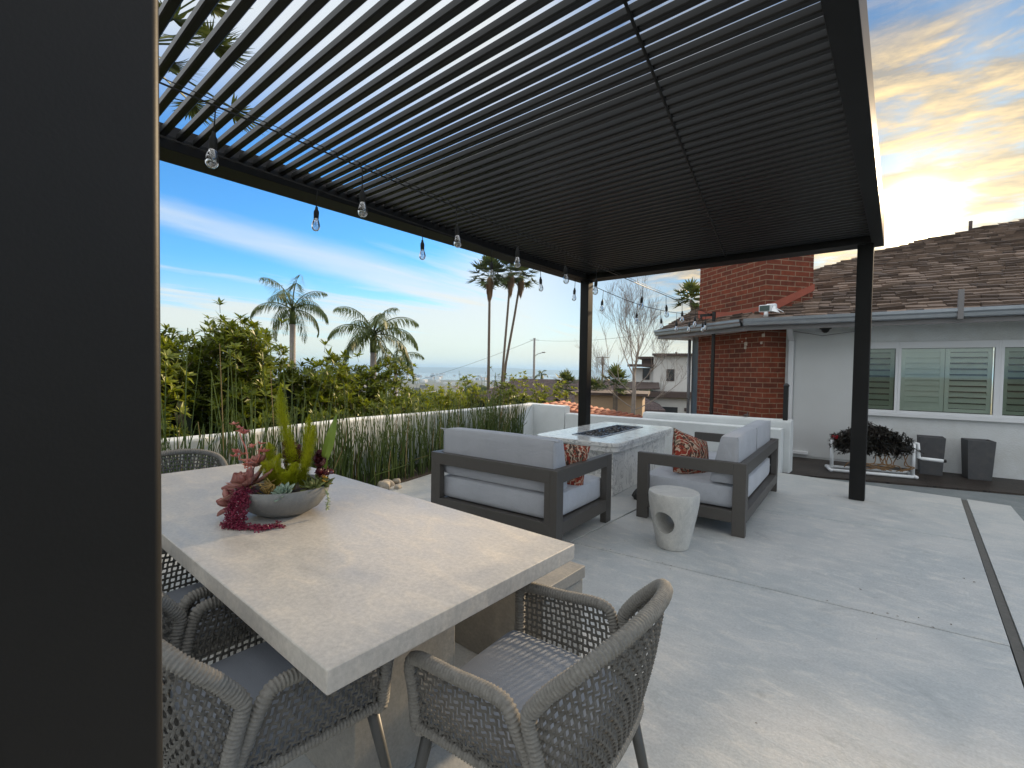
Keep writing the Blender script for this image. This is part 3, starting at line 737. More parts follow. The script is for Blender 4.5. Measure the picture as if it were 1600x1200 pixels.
# ------------------------------------------------------------------ fire table
def rrect(w_, d_, r, n_=8):
    pts = []
    for cx, cy, a0 in ((w_/2-r, d_/2-r, 0), (-w_/2+r, d_/2-r, 90), (-w_/2+r, -d_/2+r, 180), (w_/2-r, -d_/2+r, 270)):
        for k in range(n_+1): a = R_(a0+90*k/n_); pts.append((cx+r*math.cos(a), cy+r*math.sin(a)))
    return pts
ft = thing('fire_table', 'white marble fire table with rounded corners between the loveseats', 'fire table', (-2.98, 5.63, 0), R_(4))
def ring_prism(b, outer, inner, z0, z1):
    n_ = len(outer); vs = [(x, y, z0) for x, y in outer]+[(x, y, z1) for x, y in outer]+[(x, y, z0) for x, y in inner]+[(x, y, z1) for x, y in inner]
    fs = []
    for i in range(n_):
        j = (i+1) % n_
        fs += [(i, j, n_+j, n_+i), (2*n_+j, 2*n_+i, 3*n_+i, 3*n_+j), (n_+i, n_+j, 3*n_+j, 3*n_+i), (j, i, 2*n_+i, 2*n_+j)]
    b.add(vs, fs)
b = MB(); ring_prism(b, rrect(1.10, 2.10, .14), rrect(.40, 1.40, .004), .575, .62); b.build('table_top', M_marble, ft, bevel=.006)
b = MB(); b.prism(rrect(1.05, 2.05, .12), .512, .574); b.build('apron', M_marble, ft, bevel=.006)
b = MB(); b.box(-.40,.45,-.92,.92,0.001,.511); b.build('base', M_marble, ft, bevel=.004)
b = MB(); ring_prism(b, rrect(.398, 1.398, .003), rrect(.36, 1.36, .003), .576, .628); b.box(-.18,.18,-.68,.68,.576,.590); b.build('burner_tray', M_gutter, ft, bevel=.001)
b = MB()
for i in range(620):
    x, y = rnd.uniform(-.165,.165), rnd.uniform(-.665,.665); s_ = rnd.uniform(.008,.017)
    b.M = Matrix.Translation((x, y, .592+rnd.uniform(.0,.022))) @ Matrix.Rotation(rnd.uniform(0,6), 4, Vector((rnd.random(), rnd.random(), rnd.random())).normalized())
    b.hexa([(-s_,-s_,-s_),(s_,-s_*.6,-s_),(s_*.8,s_,-s_*.7),(-s_,s_,-s_),(-s_*.7,-s_,s_),(s_,-s_,s_*.6),(s_,s_*.8,s_),(-s_,s_*.9,s_*.8)])
M_fglass = mat('fire_glass', (.03,.03,.032), .08, 60, .4)
tag(b.build('fire_glass', M_fglass, ft), 'loose dark reflective fire glass filling the tray', kind='stuff')
# small dark bag on the ground
b = MB(); rounded_box(b, .20, .17, .13, .05, 10, .02, fn=lambda q: Vector((q.x*(1-.5*q.z/.13), q.y*(1-.5*q.z/.13), q.z))+Vector((1,1,1))*.018*noise.noise(q*18))
b.tube([(0,0,.11),(.01,.01,.16),(-.01,.01,.20)], [.03,.014,.002], 7)
tag(b.build('cloth_bag', M_black, smooth=True, loc=(-2.17,4.86,.001)), 'small crumpled black bag on the patio beside the fire table base', 'bag')

# ------------------------------------------------------------------ stool
prof = [(.118,0),(.124,.004),(.135,.06),(.155,.15),(.178,.26),(.194,.36),(.198,.42),(.194,.446),(.186,.45)]
b = MB(); b.lathe(prof, (0,0,0), 64)
st = b.build('side_stool', M_stool, smooth=False, loc=(-1.385,3.72,.001))
cb = MB(); cb.M = Matrix.Rotation(R_(0), 4, 'Z')
vdir = Vector((-.10, -1, 0)).normalized()
sd = Vector((-vdir.y, vdir.x, 0))
pts = []
for k in range(2): pass
ring1 = []; N_ = 40
def ell(cen, axis_u, ru, rv):
    return [cen+axis_u*ru*math.cos(2*math.pi*k/N_)+Vector((0,0,1))*rv*math.sin(2*math.pi*k/N_) for k in range(N_)]
cA = vdir*.3+Vector((0,0,.215)); cB = -vdir*.3+Vector((0,0,.255))
r1 = ell(cA, sd, .088, .092); r2 = ell(cB, sd, .07, .08)
cb.add(r1+r2, [(k, (k+1) % N_, N_+(k+1) % N_, N_+k) for k in range(N_)]+[tuple(range(N_-1,-1,-1)), tuple(N_+k for k in range(N_))])
cut = cb.build('cutter', M_stool, loc=st.location)
import bmesh
bmm = bmesh.new(); bmm.from_mesh(cut.data); bmesh.ops.recalc_face_normals(bmm, faces=bmm.faces); bmm.to_mesh(cut.data); bmm.free()
bmm = bmesh.new(); bmm.from_mesh(st.data); bmesh.ops.recalc_face_normals(bmm, faces=bmm.faces); bmm.to_mesh(st.data); bmm.free()
bm_ = st.modifiers.new('b', 'BOOLEAN'); bm_.operation = 'DIFFERENCE'; bm_.object = cut; bm_.solver = 'EXACT'
dg = bpy.context.evaluated_depsgraph_get(); dg.update()
me2 = bpy.data.meshes.new_from_object(st.evaluated_get(dg)); st.modifiers.clear(); st.data = me2
bpy.data.objects.remove(cut)
for p_ in me2.polygons: p_.use_smooth = abs(p_.normal.z) < .8
bv = st.modifiers.new('bevel', 'BEVEL'); bv.width = .004; bv.segments = 2; bv.limit_method = 'ANGLE'; bv.angle_limit = R_(35)
tag(st, 'tapered concrete drum stool with an oval hole through its side', 'stool')

# ------------------------------------------------------------------ planter bowl and its plants
BC = Vector((-2.08, .93, .7605)); RX = Vector((.767,.642,0)); RY = Vector((-.642,.767,0))
b = MB(); b.lathe([(.075,0),(.10,.003),(.145,.030),(.178,.075),(.192,.125),(.186,.127),(.172,.080),(.14,.040),(.09,.020)], (0,0,0), 56, cap=(True,True))
bw = b.build('planter_bowl', M_bowl, smooth=True, loc=BC); tag(bw, 'wide shallow grey bowl of mixed succulents on the table', 'bowl')
b = MB(); b.lathe([(.001,.100),(.10,.104),(.172,.098),(.165,.07)], (0,0,0), 32, cap=(False, False)); b.build('soil', M_soil, bw, smooth=True)
def BP(dx, dy, z): return BC + RX*dx + RY*dy + Vector((0,0,z))
def leafblade(b, p, d, L, W, up=Vector((0,0,1)), curl=.0, fold=.15, n=4, th=0.0, pw=.8):
    d = d.normalized(); s_ = d.cross(up)
    s_ = s_.normalized() if s_.length > 1e-4 else Vector((1,0,0))
    nn = s_.cross(d); vs = []; fs = []
    for i in range(n+1):
        t = i/n; c = p + d*L*t + nn*(-curl*L*t*t)
        wv = W*max(.02, math.sin(math.pi*min(1, (t*.92+.04))**pw))/2
        vs += [c-s_*wv+nn*fold*wv, c-nn*th*math.sin(math.pi*t), c+s_*wv+nn*fold*wv]
        if th: vs.append(c+nn*th*.6)
    k = 4 if th else 3
    for i in range(n):
        a = i*k
        fs += [(a, a+1, a+k+1, a+k), (a+1, a+2, a+k+2, a+k+1)]
        if th: fs += [(a, a+k, a+k+3, a+3), (a+3, a+k+3, a+k+2, a+2)]
    b.add(vs, fs)
def rosette(b, c, R0, n, W, up=Vector((0,0,1)), open_=1.0, th=.004, tilt0=75, tilt1=10):
    upq = Vector((0,0,1)).rotation_difference(up.normalized())
    for i in range(n):
        t = (i+.5)/n; a = i*2.39996; el = R_(tilt0+(tilt1-tilt0)*t**.8)
        d = upq @ Vector((math.cos(a)*math.cos(el), math.sin(a)*math.cos(el), math.sin(el)))
        L = R0*(.35+.65*t**.7)
        leafblade(b, Vector(c), d, L, W*(.5+.5*t), up=upq @ Vector((0,0,1)), curl=-.18, fold=.35, n=5, th=th*(.5+t), pw=1.5)
def simplemat(name, c1, c2, rough=.4, tr=.12): return leafmat(name, c1, c2, rough, tr, 14)
M_fern = simplemat('fern_yellow_green', (.40,.44,.014), (.66,.66,.05), .5, .5)
M_pink = simplemat('pink_succulent', (.34,.125,.115), (.56,.29,.23), .38, .15)
M_flow = simplemat('pink_flower', (.70,.17,.17), (.85,.42,.30), .5, .3)
M_bur = simplemat('burgundy_beads', (.12,.008,.025), (.27,.03,.07), .3, .1)
M_blue = simplemat('pale_green_rosette', (.22,.32,.24), (.38,.46,.36), .45, .1)
M_dark = simplemat('dark_burgundy_leaf', (.05,.008,.012), (.12,.015,.02), .35, .12)
M_gold = simplemat('golden_succulent', (.32,.20,.05), (.50,.34,.12), .45, .2)
M_oliv = simplemat('olive_succulent', (.11,.14,.035), (.22,.24,.08), .45, .2)
def plume(b, pts, r0, step=.0035):
    r0 *= 1.28
    path = resample(catmull(pts, 8), step); N = len(path)
    b.tube(path[::4]+[path[-1]], .002, 5)
    for i, p in enumerate(path):
        t = i/N; rr = r0*min(1, (1-t)*3.2+.10)*(.75+.25*min(1, t*6)); tn = (path[min(i+1,N-1)]-path[max(i-1,0)]).normalized()
        u = tn.orthogonal().normalized(); v = tn.cross(u)
        for k in range(20):
            a = rnd.uniform(0, 6.283); d = (u*math.cos(a)+v*math.sin(a))*1.0+tn*rnd.uniform(.5,1.1)
            L = rr*rnd.uniform(.7,1.25)
            leafblade(b, p, d, L, .0055, curl=.1, n=1, fold=0)
            for m_ in range(2):
                q = p+d.normalized()*L*rnd.uniform(.3,.9); leafblade(b, q, d.normalized()+Vector((rnd.uniform(-.9,.9),rnd.uniform(-.9,.9),rnd.uniform(-.4,.9))), L*.45, .0052, n=1, fold=0)
b = MB()
plume(b, [BP(.07,.0,.12),BP(.045,.0,.20),BP(.005,.01,.33),BP(-.02,.01,.44),BP(-.022,.01,.565)], .027)
plume(b, [BP(.075,.02,.12),BP(.085,.02,.22),BP(.095,.02,.32),BP(.10,.02,.43)], .024)
plume(b, [BP(.08,-.01,.11),BP(.10,-.02,.20),BP(.125,-.02,.30),BP(.142,-.02,.39)], .021)
plume(b, [BP(-.02,-.02,.11),BP(-.045,-.03,.18),BP(-.05,-.03,.26),BP(-.055,-.03,.31)], .028)
plume(b, [BP(.0,-.02,.11),BP(-.01,-.05,.16),BP(-.03,-.07,.20),BP(-.06,-.08,.23)], .026)
plume(b, [BP(.03,.0,.11),BP(.02,-.05,.16),BP(.0,-.07,.21),BP(.015,-.07,.27)], .026)
plume(b, [BP(.05,-.03,.11),BP(.05,-.07,.16),BP(.04,-.09,.19)], .026)
plume(b, [BP(-.03,-.03,.11),BP(-.035,-.07,.17),BP(-.02,-.09,.20)], .026)
plume(b, [BP(.02,-.03,.11),BP(.06,-.05,.17),BP(.075,-.06,.23)], .024)
tag(b.build('foxtail_fern', M_fern), 'yellow green foxtail fern with tall feathery spikes in the middle of the bowl', 'plant')
b = MB(); leafblade(b, BP(.155,.03,.20), RX*.25+Vector((0,0,1)), .24, .046, up=RY, curl=-.05, n=8, fold=.3); leafblade(b, BP(.15,.04,.12), RX*.1+Vector((0,0,1)), .18, .03, up=RY, n=6)
leafblade(b, BP(.12,.06,.1), RX*.3+Vector((0,0,1)), .16, .03, up=RY, n=6)
tag(b.build('spear_leaf_plant', simplemat('spear_green', (.12,.20,.02), (.22,.30,.05))), 'pointed bright green spear leaf standing at the back right of the bowl', 'plant')
b = MB()
rosette(b, BP(-.105,-.085,.135), .125, 17, .062, up=Vector((-.35,-.55,1)), th=.006, tilt0=80, tilt1=-8)
rosette(b, BP(-.155,-.03,.10), .105, 14, .055, up=Vector((-.9,-.4,.5)), th=.006)
rosette(b, BP(-.095,-.02,.21), .085, 12, .05, up=Vector((-.2,-.3,1)), th=.005)
rosette(b, BP(-.17,-.10,.06), .08, 10, .045, up=Vector((-1,-.7,.2)), th=.005)
tag(b.build('pink_echeveria', M_pink, smooth=True), 'big dusty pink rosette succulents spilling over the left rim of the bowl', 'plant')
b = MB()
for (dx, dy, z0, z1, x1) in ((-.15,-.02,.16,.375,-.185), (-.11,-.05,.20,.300,-.085), (-.12,0,.2,.26,-.20), (-.10,-.08,.2,.24,-.13)):
    path = catmull([BP(dx,dy,z0), BP((dx+x1)/2+.012,dy,(z0+z1)/2), BP(x1,dy,z1-.03), BP(x1+.012,dy,z1)], 5); b.tube(path, .003, 6)
    for k in range(6 if z1 > .35 else 4):
        c = BP(x1+rnd.uniform(-.028,.034), dy+rnd.uniform(-.02,.02), z1+rnd.uniform(-.03,.018))
        for a in range(6):
            an = a*math.pi/3+rnd.random(); leafblade(b, c, Vector((math.cos(an), math.sin(an), rnd.uniform(.1,1.0))), .022, .015, n=3, th=.002)
tag(b.build('pink_flower_stalks', M_flow, smooth=True), 'coral pink blooms on bare stalks rising above the left of the bowl', 'flowers')
b = MB()
def beads(path, r, n, flat=False):
    pts = resample(catmull([Vector(p) for p in path], 6), .004)
    for i in range(n):
        p = rnd.choice(pts)+Vector((rnd.gauss(0, r), rnd.gauss(0, r), abs(rnd.gauss(0, r*.5)) if flat else rnd.gauss(0, r)))
        if p.z < .7655: p.z = .766+rnd.uniform(0,.006)
        d = Vector((rnd.uniform(-1,1), rnd.uniform(-1,1), rnd.uniform(-1,.6)))
        leafblade(b, p, d, rnd.uniform(.007,.013), rnd.uniform(.005,.008), n=3, th=.0025, pw=1)
for k in range(7):
    o = (k-3)*.010
    beads([BP(-.085+o,-.17,.135), BP(-.085+o,-.205,.09), BP(-.088+o*1.1,-.215,.045), BP(-.088+o*1.2,-.225,.006)], .0065, 210)
beads([BP(-.10,-.225,.006), BP(-.03,-.235,.008), BP(.03,-.235,.006), BP(.055,-.225,.006)], .010, 420, True)
beads([BP(.03,-.225,.005), BP(.075,-.212,.006), BP(.10,-.205,.006)], .0045, 90, True)
beads([BP(-.13,-.21,.006), BP(-.15,-.195,.01)], .006, 60, True)
beads([BP(-.085,-.13,.12), BP(-.08,-.17,.13)], .016, 120)
for path in ([BP(.02,-.23,.005),BP(.05,-.20,.01),BP(.075,-.19,.02)],): beads(path, .003, 36, True)
tag(b.build('trailing_burgundy_succulent', M_bur), 'burgundy beaded trailing succulent hanging over the bowl rim and lying along the table', 'plant')
b = MB(); rosette(b, BP(.062,-.135,.112), .060, 34, .030, up=Vector((.15,-.6,1)), th=.003, tilt0=85, tilt1=2)
tag(b.build('pale_green_echeveria', M_blue, smooth=True), 'pale blue green rosette at the front rim of the bowl', 'plant')
b = MB()
for k in range(16):
    c = BP(rnd.uniform(-.02,.05), rnd.uniform(.02,.09), .14+rnd.uniform(0,.14)); rosette(b, c, .05, 7, .035, up=Vector((rnd.uniform(-1,1),rnd.uniform(-1,1),1)), th=.004)
tag(b.build('dark_aeonium', M_dark, smooth=True), 'near black burgundy rosettes behind the tallest fern spike in the bowl', 'plant'); b = MB()
for k in range(9):
    c = BP(rnd.uniform(.12,.17), rnd.uniform(-.01,.06), .15+rnd.uniform(0,.12)); rosette(b, c, .045, 7, .035, up=Vector((rnd.uniform(-1,1),rnd.uniform(-1,1),1)), th=.004)
tag(b.build('dark_aeonium', M_dark, smooth=True), 'burgundy rosettes at the right of the bowl in front of the spear leaf', 'plant')
b = MB()
for k in range(22):
    c = BP(rnd.uniform(-.03,.02), -.13+rnd.uniform(-.02,.03), .105+rnd.uniform(0,.055)); leafblade(b, c, Vector((rnd.uniform(-1,1),rnd.uniform(-1,.6),rnd.uniform(-.2,1))), .035, .010, n=3, th=.003)
for k in range(5): b.tube([BP(0,-.13,.10),BP(rnd.uniform(-.03,.03),-.15,.14),BP(rnd.uniform(-.04,.04),-.15,.16)], .0025, 5)
tag(b.build('golden_sedum', M_gold, smooth=True), 'small golden branching succulent at the front centre of the bowl', 'plant')
b = MB()
for k in range(7):
    c = BP(.10+rnd.uniform(0,.085), rnd.uniform(-.10,.02), .115+rnd.uniform(0,.035)); rosette(b, c, .048, 12, .018, up=Vector((rnd.uniform(-.2,1),rnd.uniform(-.8,.2),1)), th=.003, tilt1=-5)
tag(b.build('olive_aloe', M_oliv, smooth=True), 'olive toned pointed succulents along the right rim of the bowl', 'plant')
b = MB()
for k in range(9): leafblade(b, BP(.178+rnd.uniform(-.01,.012), rnd.uniform(-.03,.01), .135+rnd.uniform(-.012,.02)), Vector((rnd.uniform(-.5,1),rnd.uniform(-1,.5),rnd.uniform(-.3,1))), .026, .018, n=3, th=.004)
tag(b.build('orange_sedum', simplemat('orange_leaf', (.50,.22,.02), (.55,.38,.06)), smooth=True), 'tiny orange yellow succulent at the right tip of the bowl', 'plant')
b = MB(); pth = catmull([BP(.185,-.03,.12), BP(.205,-.045,.10), BP(.212,-.05,.06), BP(.208,-.05,.03)], 6); b.tube(pth, .0015, 5)
for p in resample(pth, .007)[3:]:
    for k in range(3): leafblade(b, p, Vector((rnd.uniform(-1,1),rnd.uniform(-1,1),rnd.uniform(-.6,.4))), .013, .010, n=3, th=.002)
tag(b.build('hanging_green_sprig', simplemat('sprig', (.25,.32,.14), (.50,.55,.36)), smooth=True), 'little pale green sprig dangling off the right side of the bowl', 'plant')
b = MB()
for k in range(9): leafblade(b, BP(-.15,.02+rnd.uniform(-.03,.03),.13+rnd.uniform(-.05,.03)), -RX+Vector((rnd.uniform(-.3,.3),rnd.uniform(-.6,.3),rnd.uniform(-.5,.6))), rnd.uniform(.05,.11), .022, n=5, curl=.3)
tag(b.build('ruffled_green_plant', simplemat('ruffle', (.16,.22,.03), (.34,.36,.07))), 'ruffled yellow green leaves sticking out of the left side of the bowl', 'plant')

# ------------------------------------------------------------------ reeds and rocks
b = MB(); rr = random.Random(3)
def bedx(y):
    t = [(-3,-5.0,-4.65),(.5,-5.0,-4.65),(1.7,-5.0,-4.62),(3.4,-5.45,-4.75),(5.1,-5.5,-5.1),(6.9,-5.68,-5.5)]
    for (a, x0, x1), (c, u0, u1) in zip(t, t[1:]):
        if a <= y <= c: f = (y-a)/(c-a); return x0+(u0-x0)*f, x1+(u1-x1)*f
    return t[-1][1:]
for i in range(2100):
    y = rr.uniform(-1.2, 7.0); xa, xb = bedx(y); x = xa+.08+(xb-xa-.12)*rr.random()
    clump = .5+.5*noise.noise(Vector((x*2.0, y*1.6, 1)))
    if rr.random() > .45+clump*.8: continue
    hh = rr.uniform(.42, .98)+(.50 if rr.random() < .25 else 0)*rr.random()
    if y < 2.6 and rr.random() < .12: hh += rr.uniform(.25,.75)
    lx, ly = rr.gauss(0,.055), rr.gauss(0,.055)
    if rr.random() < .07: lx *= 5; ly *= 5; hh *= .6
    p0 = Vector((x, y, -.03)); p1 = p0+Vector((lx*.5, ly*.5, hh*.55)); p2 = p0+Vector((lx*1.5, ly*1.5, hh))
    r_ = rr.uniform(.0032,.0062)
    b.tube([p0, p0.lerp(p1,.5)+Vector((rr.gauss(0,.006),rr.gauss(0,.006),0)), p1, p1.lerp(p2,.5), p2], [r_,r_,r_*.95,r_*.85,r_*.55], 5, mi=1 if rr.random() < .05 else 0, cap=False)
tag(b.build('horsetail_reeds', [M_reed, M_reedd]), 'thick bed of thin upright green horsetail reeds along the white wall', kind='stuff')
for i, (x, y, s_) in enumerate(((-4.68,3.32,.07),(-4.52,3.05,.055),(-4.60,3.20,.085),(-4.74,3.48,.05),(-4.50,3.32,.045))):
    b = MB(); rounded_box(b, s_*2, s_*1.6, s_*1.2, s_*.55, 6, .0, fn=lambda q: q*(1+.25*noise.noise(q*14+Vector((i*3,0,0)))))
    lab = ['pale river rock at the bed edge, left one of the pile by the near loveseat','pale river rock at the front of the pile by the near loveseat','biggest tan river rock in the pile by the near loveseat','small river rock at the back of the pile by the near loveseat','small river rock closest to the near loveseat leg'][i]
    tag(b.build('river_rock', M_rock, smooth=True, loc=(x, y, -.015), rz=i*1.3), lab, 'rock', 'river rocks by the bed edge')

# ------------------------------------------------------------------ shrubs behind the wall
def shrub_mesh(seed, rx, ry, rz_, nleaf, L, W, lumps=16, whorl=True):
    r = random.Random(seed); b = MB()
    cs = []
    for i in range(lumps):
        a = r.uniform(0, 6.28); e = r.uniform(-1.1, 1.1); k = r.uniform(.35, .8)
        cs.append((Vector((math.cos(a)*math.cos(e)*rx*k, math.sin(a)*math.cos(e)*ry*k, rz_*(.47+.38*math.sin(e)))), r.uniform(.28,.48)))
    n_w = nleaf//9
    for i in range(n_w):
        c, k = r.choice(cs); th = r.uniform(0, 6.28); u = r.uniform(-.5, 1); s_ = math.sqrt(max(0, 1-u*u))
        o = Vector((math.cos(th)*s_, math.sin(th)*s_, u)); rad = r.uniform(.55, 1.0)**.5
        p = c+Vector((o.x*rx*k, o.y*ry*k, o.z*rz_*k*.9))*rad
        if r.random() < .10: p += o*r.uniform(.05,.22)+Vector((0,0,r.uniform(0,.12)))
        if p.z < .02: continue
        ax = (o+Vector((0,0,.9))+Vector((r.gauss(0,.35),r.gauss(0,.35),0))).normalized(); u_ = ax.orthogonal().normalized(); v_ = ax.cross(u_)
        b.tube([p-ax*.10, p+ax*.02], .0035, 3, mi=1, cap=False)
        for q in range(9):
            a = q*2.4+r.random(); el = r.uniform(.15,1.0)
            d = (u_*math.cos(a)+v_*math.sin(a))*math.cos(el)+ax*math.sin(el)
            leafblade(b, p+ax*.015*(q/9), d, L*r.uniform(.7,1.2), W*r.uniform(.8,1.2), up=ax, curl=r.uniform(.0,.3), n=2, fold=.25, pw=1.1)
    return b
shr = []
def shrub(x, y, z, rx, ry, rz_, seed, label, nleaf=9000, L=.125, W=.042, mat_=None, cat='shrub', grp='shrubs beyond the left wall'):
    t = thing('shrub', label, cat, (x, y, z), 0, grp)
    b = shrub_mesh(seed, rx, ry, rz_, nleaf, L, W); b.build('foliage', [mat_ or M_hedge, M_twig], t)
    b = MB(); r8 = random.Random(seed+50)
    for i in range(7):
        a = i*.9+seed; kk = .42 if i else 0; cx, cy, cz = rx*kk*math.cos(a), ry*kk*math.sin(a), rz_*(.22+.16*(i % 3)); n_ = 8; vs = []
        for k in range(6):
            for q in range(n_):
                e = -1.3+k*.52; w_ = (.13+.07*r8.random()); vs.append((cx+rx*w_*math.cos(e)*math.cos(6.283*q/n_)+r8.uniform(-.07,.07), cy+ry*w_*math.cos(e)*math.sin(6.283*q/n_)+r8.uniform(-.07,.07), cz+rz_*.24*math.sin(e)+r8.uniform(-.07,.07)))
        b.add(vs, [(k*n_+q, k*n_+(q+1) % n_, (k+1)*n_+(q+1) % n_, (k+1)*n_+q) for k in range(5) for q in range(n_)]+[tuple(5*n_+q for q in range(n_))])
    b.build('inner_shade_mass', M_hedged, t)  # dark lumps added inside, standing in for the shade between the leaves
    b = MB(); n_ = 9; vs = []
    for i in range(4):
        a = i*1.57+seed; b.tube([(0.05*math.cos(a),.05*math.sin(a),-.9),(rx*.2*math.cos(a),ry*.2*math.sin(a),rz_*.3),(rx*.45*math.cos(a),ry*.45*math.sin(a),rz_*.7)], [.03,.022,.008], 6)
    b.build('stem', M_twig, t); return t
shrub(-6.75,.3,-.9, .95,.95,2.45, 1, 'tall dark leafy shrub cut off by the black post, nearest the camera', 14850)
shrub(-6.85,1.55,-.9, .95,.95,2.48, 2, 'tall leafy shrub behind the wall above the left end of the dining table', 16200)
shrub(-7.0,2.75,-1.0, 1.0,.95,2.62, 3, 'tall leafy shrub behind the wall just left of the fern spikes', 16200)
shrub(-7.2,3.85,-1.0, 1.0,.95,2.50, 4, 'leafy shrub behind the wall straight above the bowl of succulents', 16200)
shrub(-7.4,4.95,-1.1, 1.0,.9,2.25, 5, 'leafy shrub at the right shoulder of the tall hedge, below the palms', 14850)
shrub(-7.7,5.85,-1.2, .85,.8,1.95, 6, 'lowest right end of the tall hedge, lighter green', 8000, mat_=M_hedge)
shrub(-8.6,2.2,-1.0, 1.2,1.5,2.75, 8, 'back row shrub whose tips show over the tall hedge near the black post', 8000)
shrub(-9.0,4.4,-1.2, 1.1,1.4,2.65, 9, 'back row shrub whose tips show over the hedge left of the first palm', 7000)
shrub(-8.4,7.2,-1.2, 1.0,.8,2.05, 10, 'bright yellow green bush between the hedge and the near loveseat back', 6500, .11,.04, M_hedgel)
shrub(-9.0,8.6,-1.3, 1.0,.8,2.15, 11, 'bright yellow green bush under the small right hand palm', 6500, .11,.04, M_hedgel)
shrub(-8.0,8.9,-1.0, .85,.8,2.05, 12, 'loose green bush above the middle of the left wall', 5600, .085,.034, M_hedge)
shrub(-7.9,9.9,-.95, .8,.8,2.15, 13, 'open airy bush with sparse round leaves left of the fan palm trunks', 3600, .08,.036, M_hedgel)
shrub(-7.4,10.6,-.9, .75,.7,2.0, 14, 'open airy bush with sparse round leaves under the fan palm trunks', 3600, .08,.036, M_hedgel)

# ------------------------------------------------------------------ palms
def feather_palm(label, base, h_, trunk_r, nf, L, seed, droop=1.0, grp='feather palms beyond the hedge'):
    r = random.Random(seed); t = thing('feather_palm', label, 'palm', base, 0, grp)
    b = MB(); b.tube([(0,0,-1),(0,0,h_*.5),(0,0,h_)], [trunk_r*1.15, trunk_r, trunk_r*.9], 10); b.tube([(0,0,h_-.05),(0,0,h_+.35),(0,0,h_+.75)], [trunk_r*1.0, trunk_r*1.05, trunk_r*.45], 10, mi=1)
    b.build('trunk', [M_barkg, M_palmf], t, smooth=True)
    b = MB()
    for i in range(nf):
        a = i*2.399+r.uniform(-.25,.25); el = R_(82-96*(i/nf)+r.uniform(-8,8)); LL = L*r.uniform(.85,1.1)
        hd = Vector((math.cos(a), math.sin(a), 0)); pts = []; p = Vector((0,0,h_+.65)); e = el; N = 14
        for k in range(N+1):
            pts.append(p.copy()); p = p+(hd*math.cos(e)+Vector((0,0,1))*math.sin(e))*(LL/N); e -= R_(5.2+7.5*(k/N))*droop*(.7+.3*math.cos(el))
        b.tube(pts, [.035*(1-.9*k/N) for k in range(N+1)], 4, cap=False)
        rp = resample(pts, .038)
        for k, q in enumerate(rp):
            f = k/len(rp)
            if f < .12: continue
            tn = (rp[min(k+1,len(rp)-1)]-rp[max(k-1,0)]).normalized(); sd = tn.cross(Vector((0,0,1)))
            sd = sd.normalized() if sd.length > .01 else Vector((1,0,0))
            ll = LL*.26*math.sin(math.pi*(.12+.84*f))**.6
            for s_ in (-1,1):
                d = sd*s_*r.uniform(.6,.9)+tn*.55+Vector((0,0,r.uniform(-.75,-.1)))
                leafblade(b, q, d, ll*r.uniform(.8,1.1), .036, curl=.45, n=2, fold=.1, pw=1)
    b.build('crown', M_palmf, t); return t
def fan_palm(label, base, h_, tr, seed, R=1.5, nf=26, lean=(0,0), skirt=True, grp='tall fan palms far off', seg=16, fan=None):
    r = random.Random(seed); t = thing('fan_palm', label, 'palm', base, 0, grp)
    top = Vector((lean[0], lean[1], h_)); b = MB()
    b.tube([(0,0,-1), top*.35+Vector((lean[0]*-.08,0,0)), top*.7, top], [tr*1.5, tr*1.1, tr, tr*.9], 9); b.build('trunk', M_bark, t, smooth=True)
    b = MB()
    for i in range(nf):
        a = i*2.399+r.uniform(-.3,.3); el = R_(85-(115 if R < 2.65 or skirt else 95)*((i+.5)/nf)+r.uniform(-8,8)); hd = Vector((math.cos(a), math.sin(a), 0))
        d = hd*math.cos(el)+Vector((0,0,1))*math.sin(el); pe = R*r.uniform(.55,.8)
        p0 = top+d*.1; p1 = top+d*pe+Vector((0,0,-.10*pe*math.cos(el)))
        b.tube([p0, p1], .022, 4, cap=False)
        s_ = d.cross(Vector((0,0,1))); s_ = s_.normalized() if s_.length > .05 else Vector((1,0,0)); fr = fan or R*.62
        dd = (d+Vector((0,0,-.45))).normalized()
        for k in range(seg):
            an = R_(-105+210*k/(seg-1)); q = dd*math.cos(an)+s_*math.sin(an)
            leafblade(b, p1, q+Vector((0,0,r.uniform(-.25,.05))), fr*(.72+.28*math.cos(an))*r.uniform(.9,1.05), fr*2.7/seg, up=d.cross(s_), curl=.22, n=3, fold=.3, pw=.75)
    b.build('crown', M_fanf, t)
    if skirt:
        b = MB()
        for i in range(200):
            a = r.uniform(0, 6.28); z = r.uniform(0, 1)**1.1; rr_ = (.62-.42*z+r.uniform(-.1,.12))*R*.5
            p = top+Vector((math.cos(a)*tr, math.sin(a)*tr, .1-z*R*.80)); d = Vector((math.cos(a)*rr_, math.sin(a)*rr_, -.75*R*.7))
            leafblade(b, p, d, R*.62*r.uniform(.7,1.1), .16, curl=.3, n=3)
        b.build('dead_frond_skirt', M_skirt, t)
    return t
def foot(px_, D, zoff=0):
    p = at(px_, 600, D); return Vector((p.x, p.y, gh(p.x, p.y)+zoff))
def rise(px_, py_, D, base): return at(px_, py_, D).z-base.z
for (px_, py_, D, L, sd, tr_, nf, lab) in ((457,492,25,2.15,21,.15,14,'leftmost feather palm, its sparse ragged crown rising over the hedge'),
    (583,533,19,2.0,22,.13,16,'middle feather palm with the fullest arching crown and a pale trunk'),
    (618,572,27,1.75,23,.10,12,'small feather palm just right of the full one, on a thin dark trunk')):
    f = foot(px_, D); feather_palm(lab, f, rise(px_, py_, D, f)-.4, tr_, nf, L, sd)
f = foot(763, 62); fan_palm('left tall fan palm with a shaggy brown skirt, straight trunk', f, rise(765,432,62,f), .17, 31, 2.5, 24)
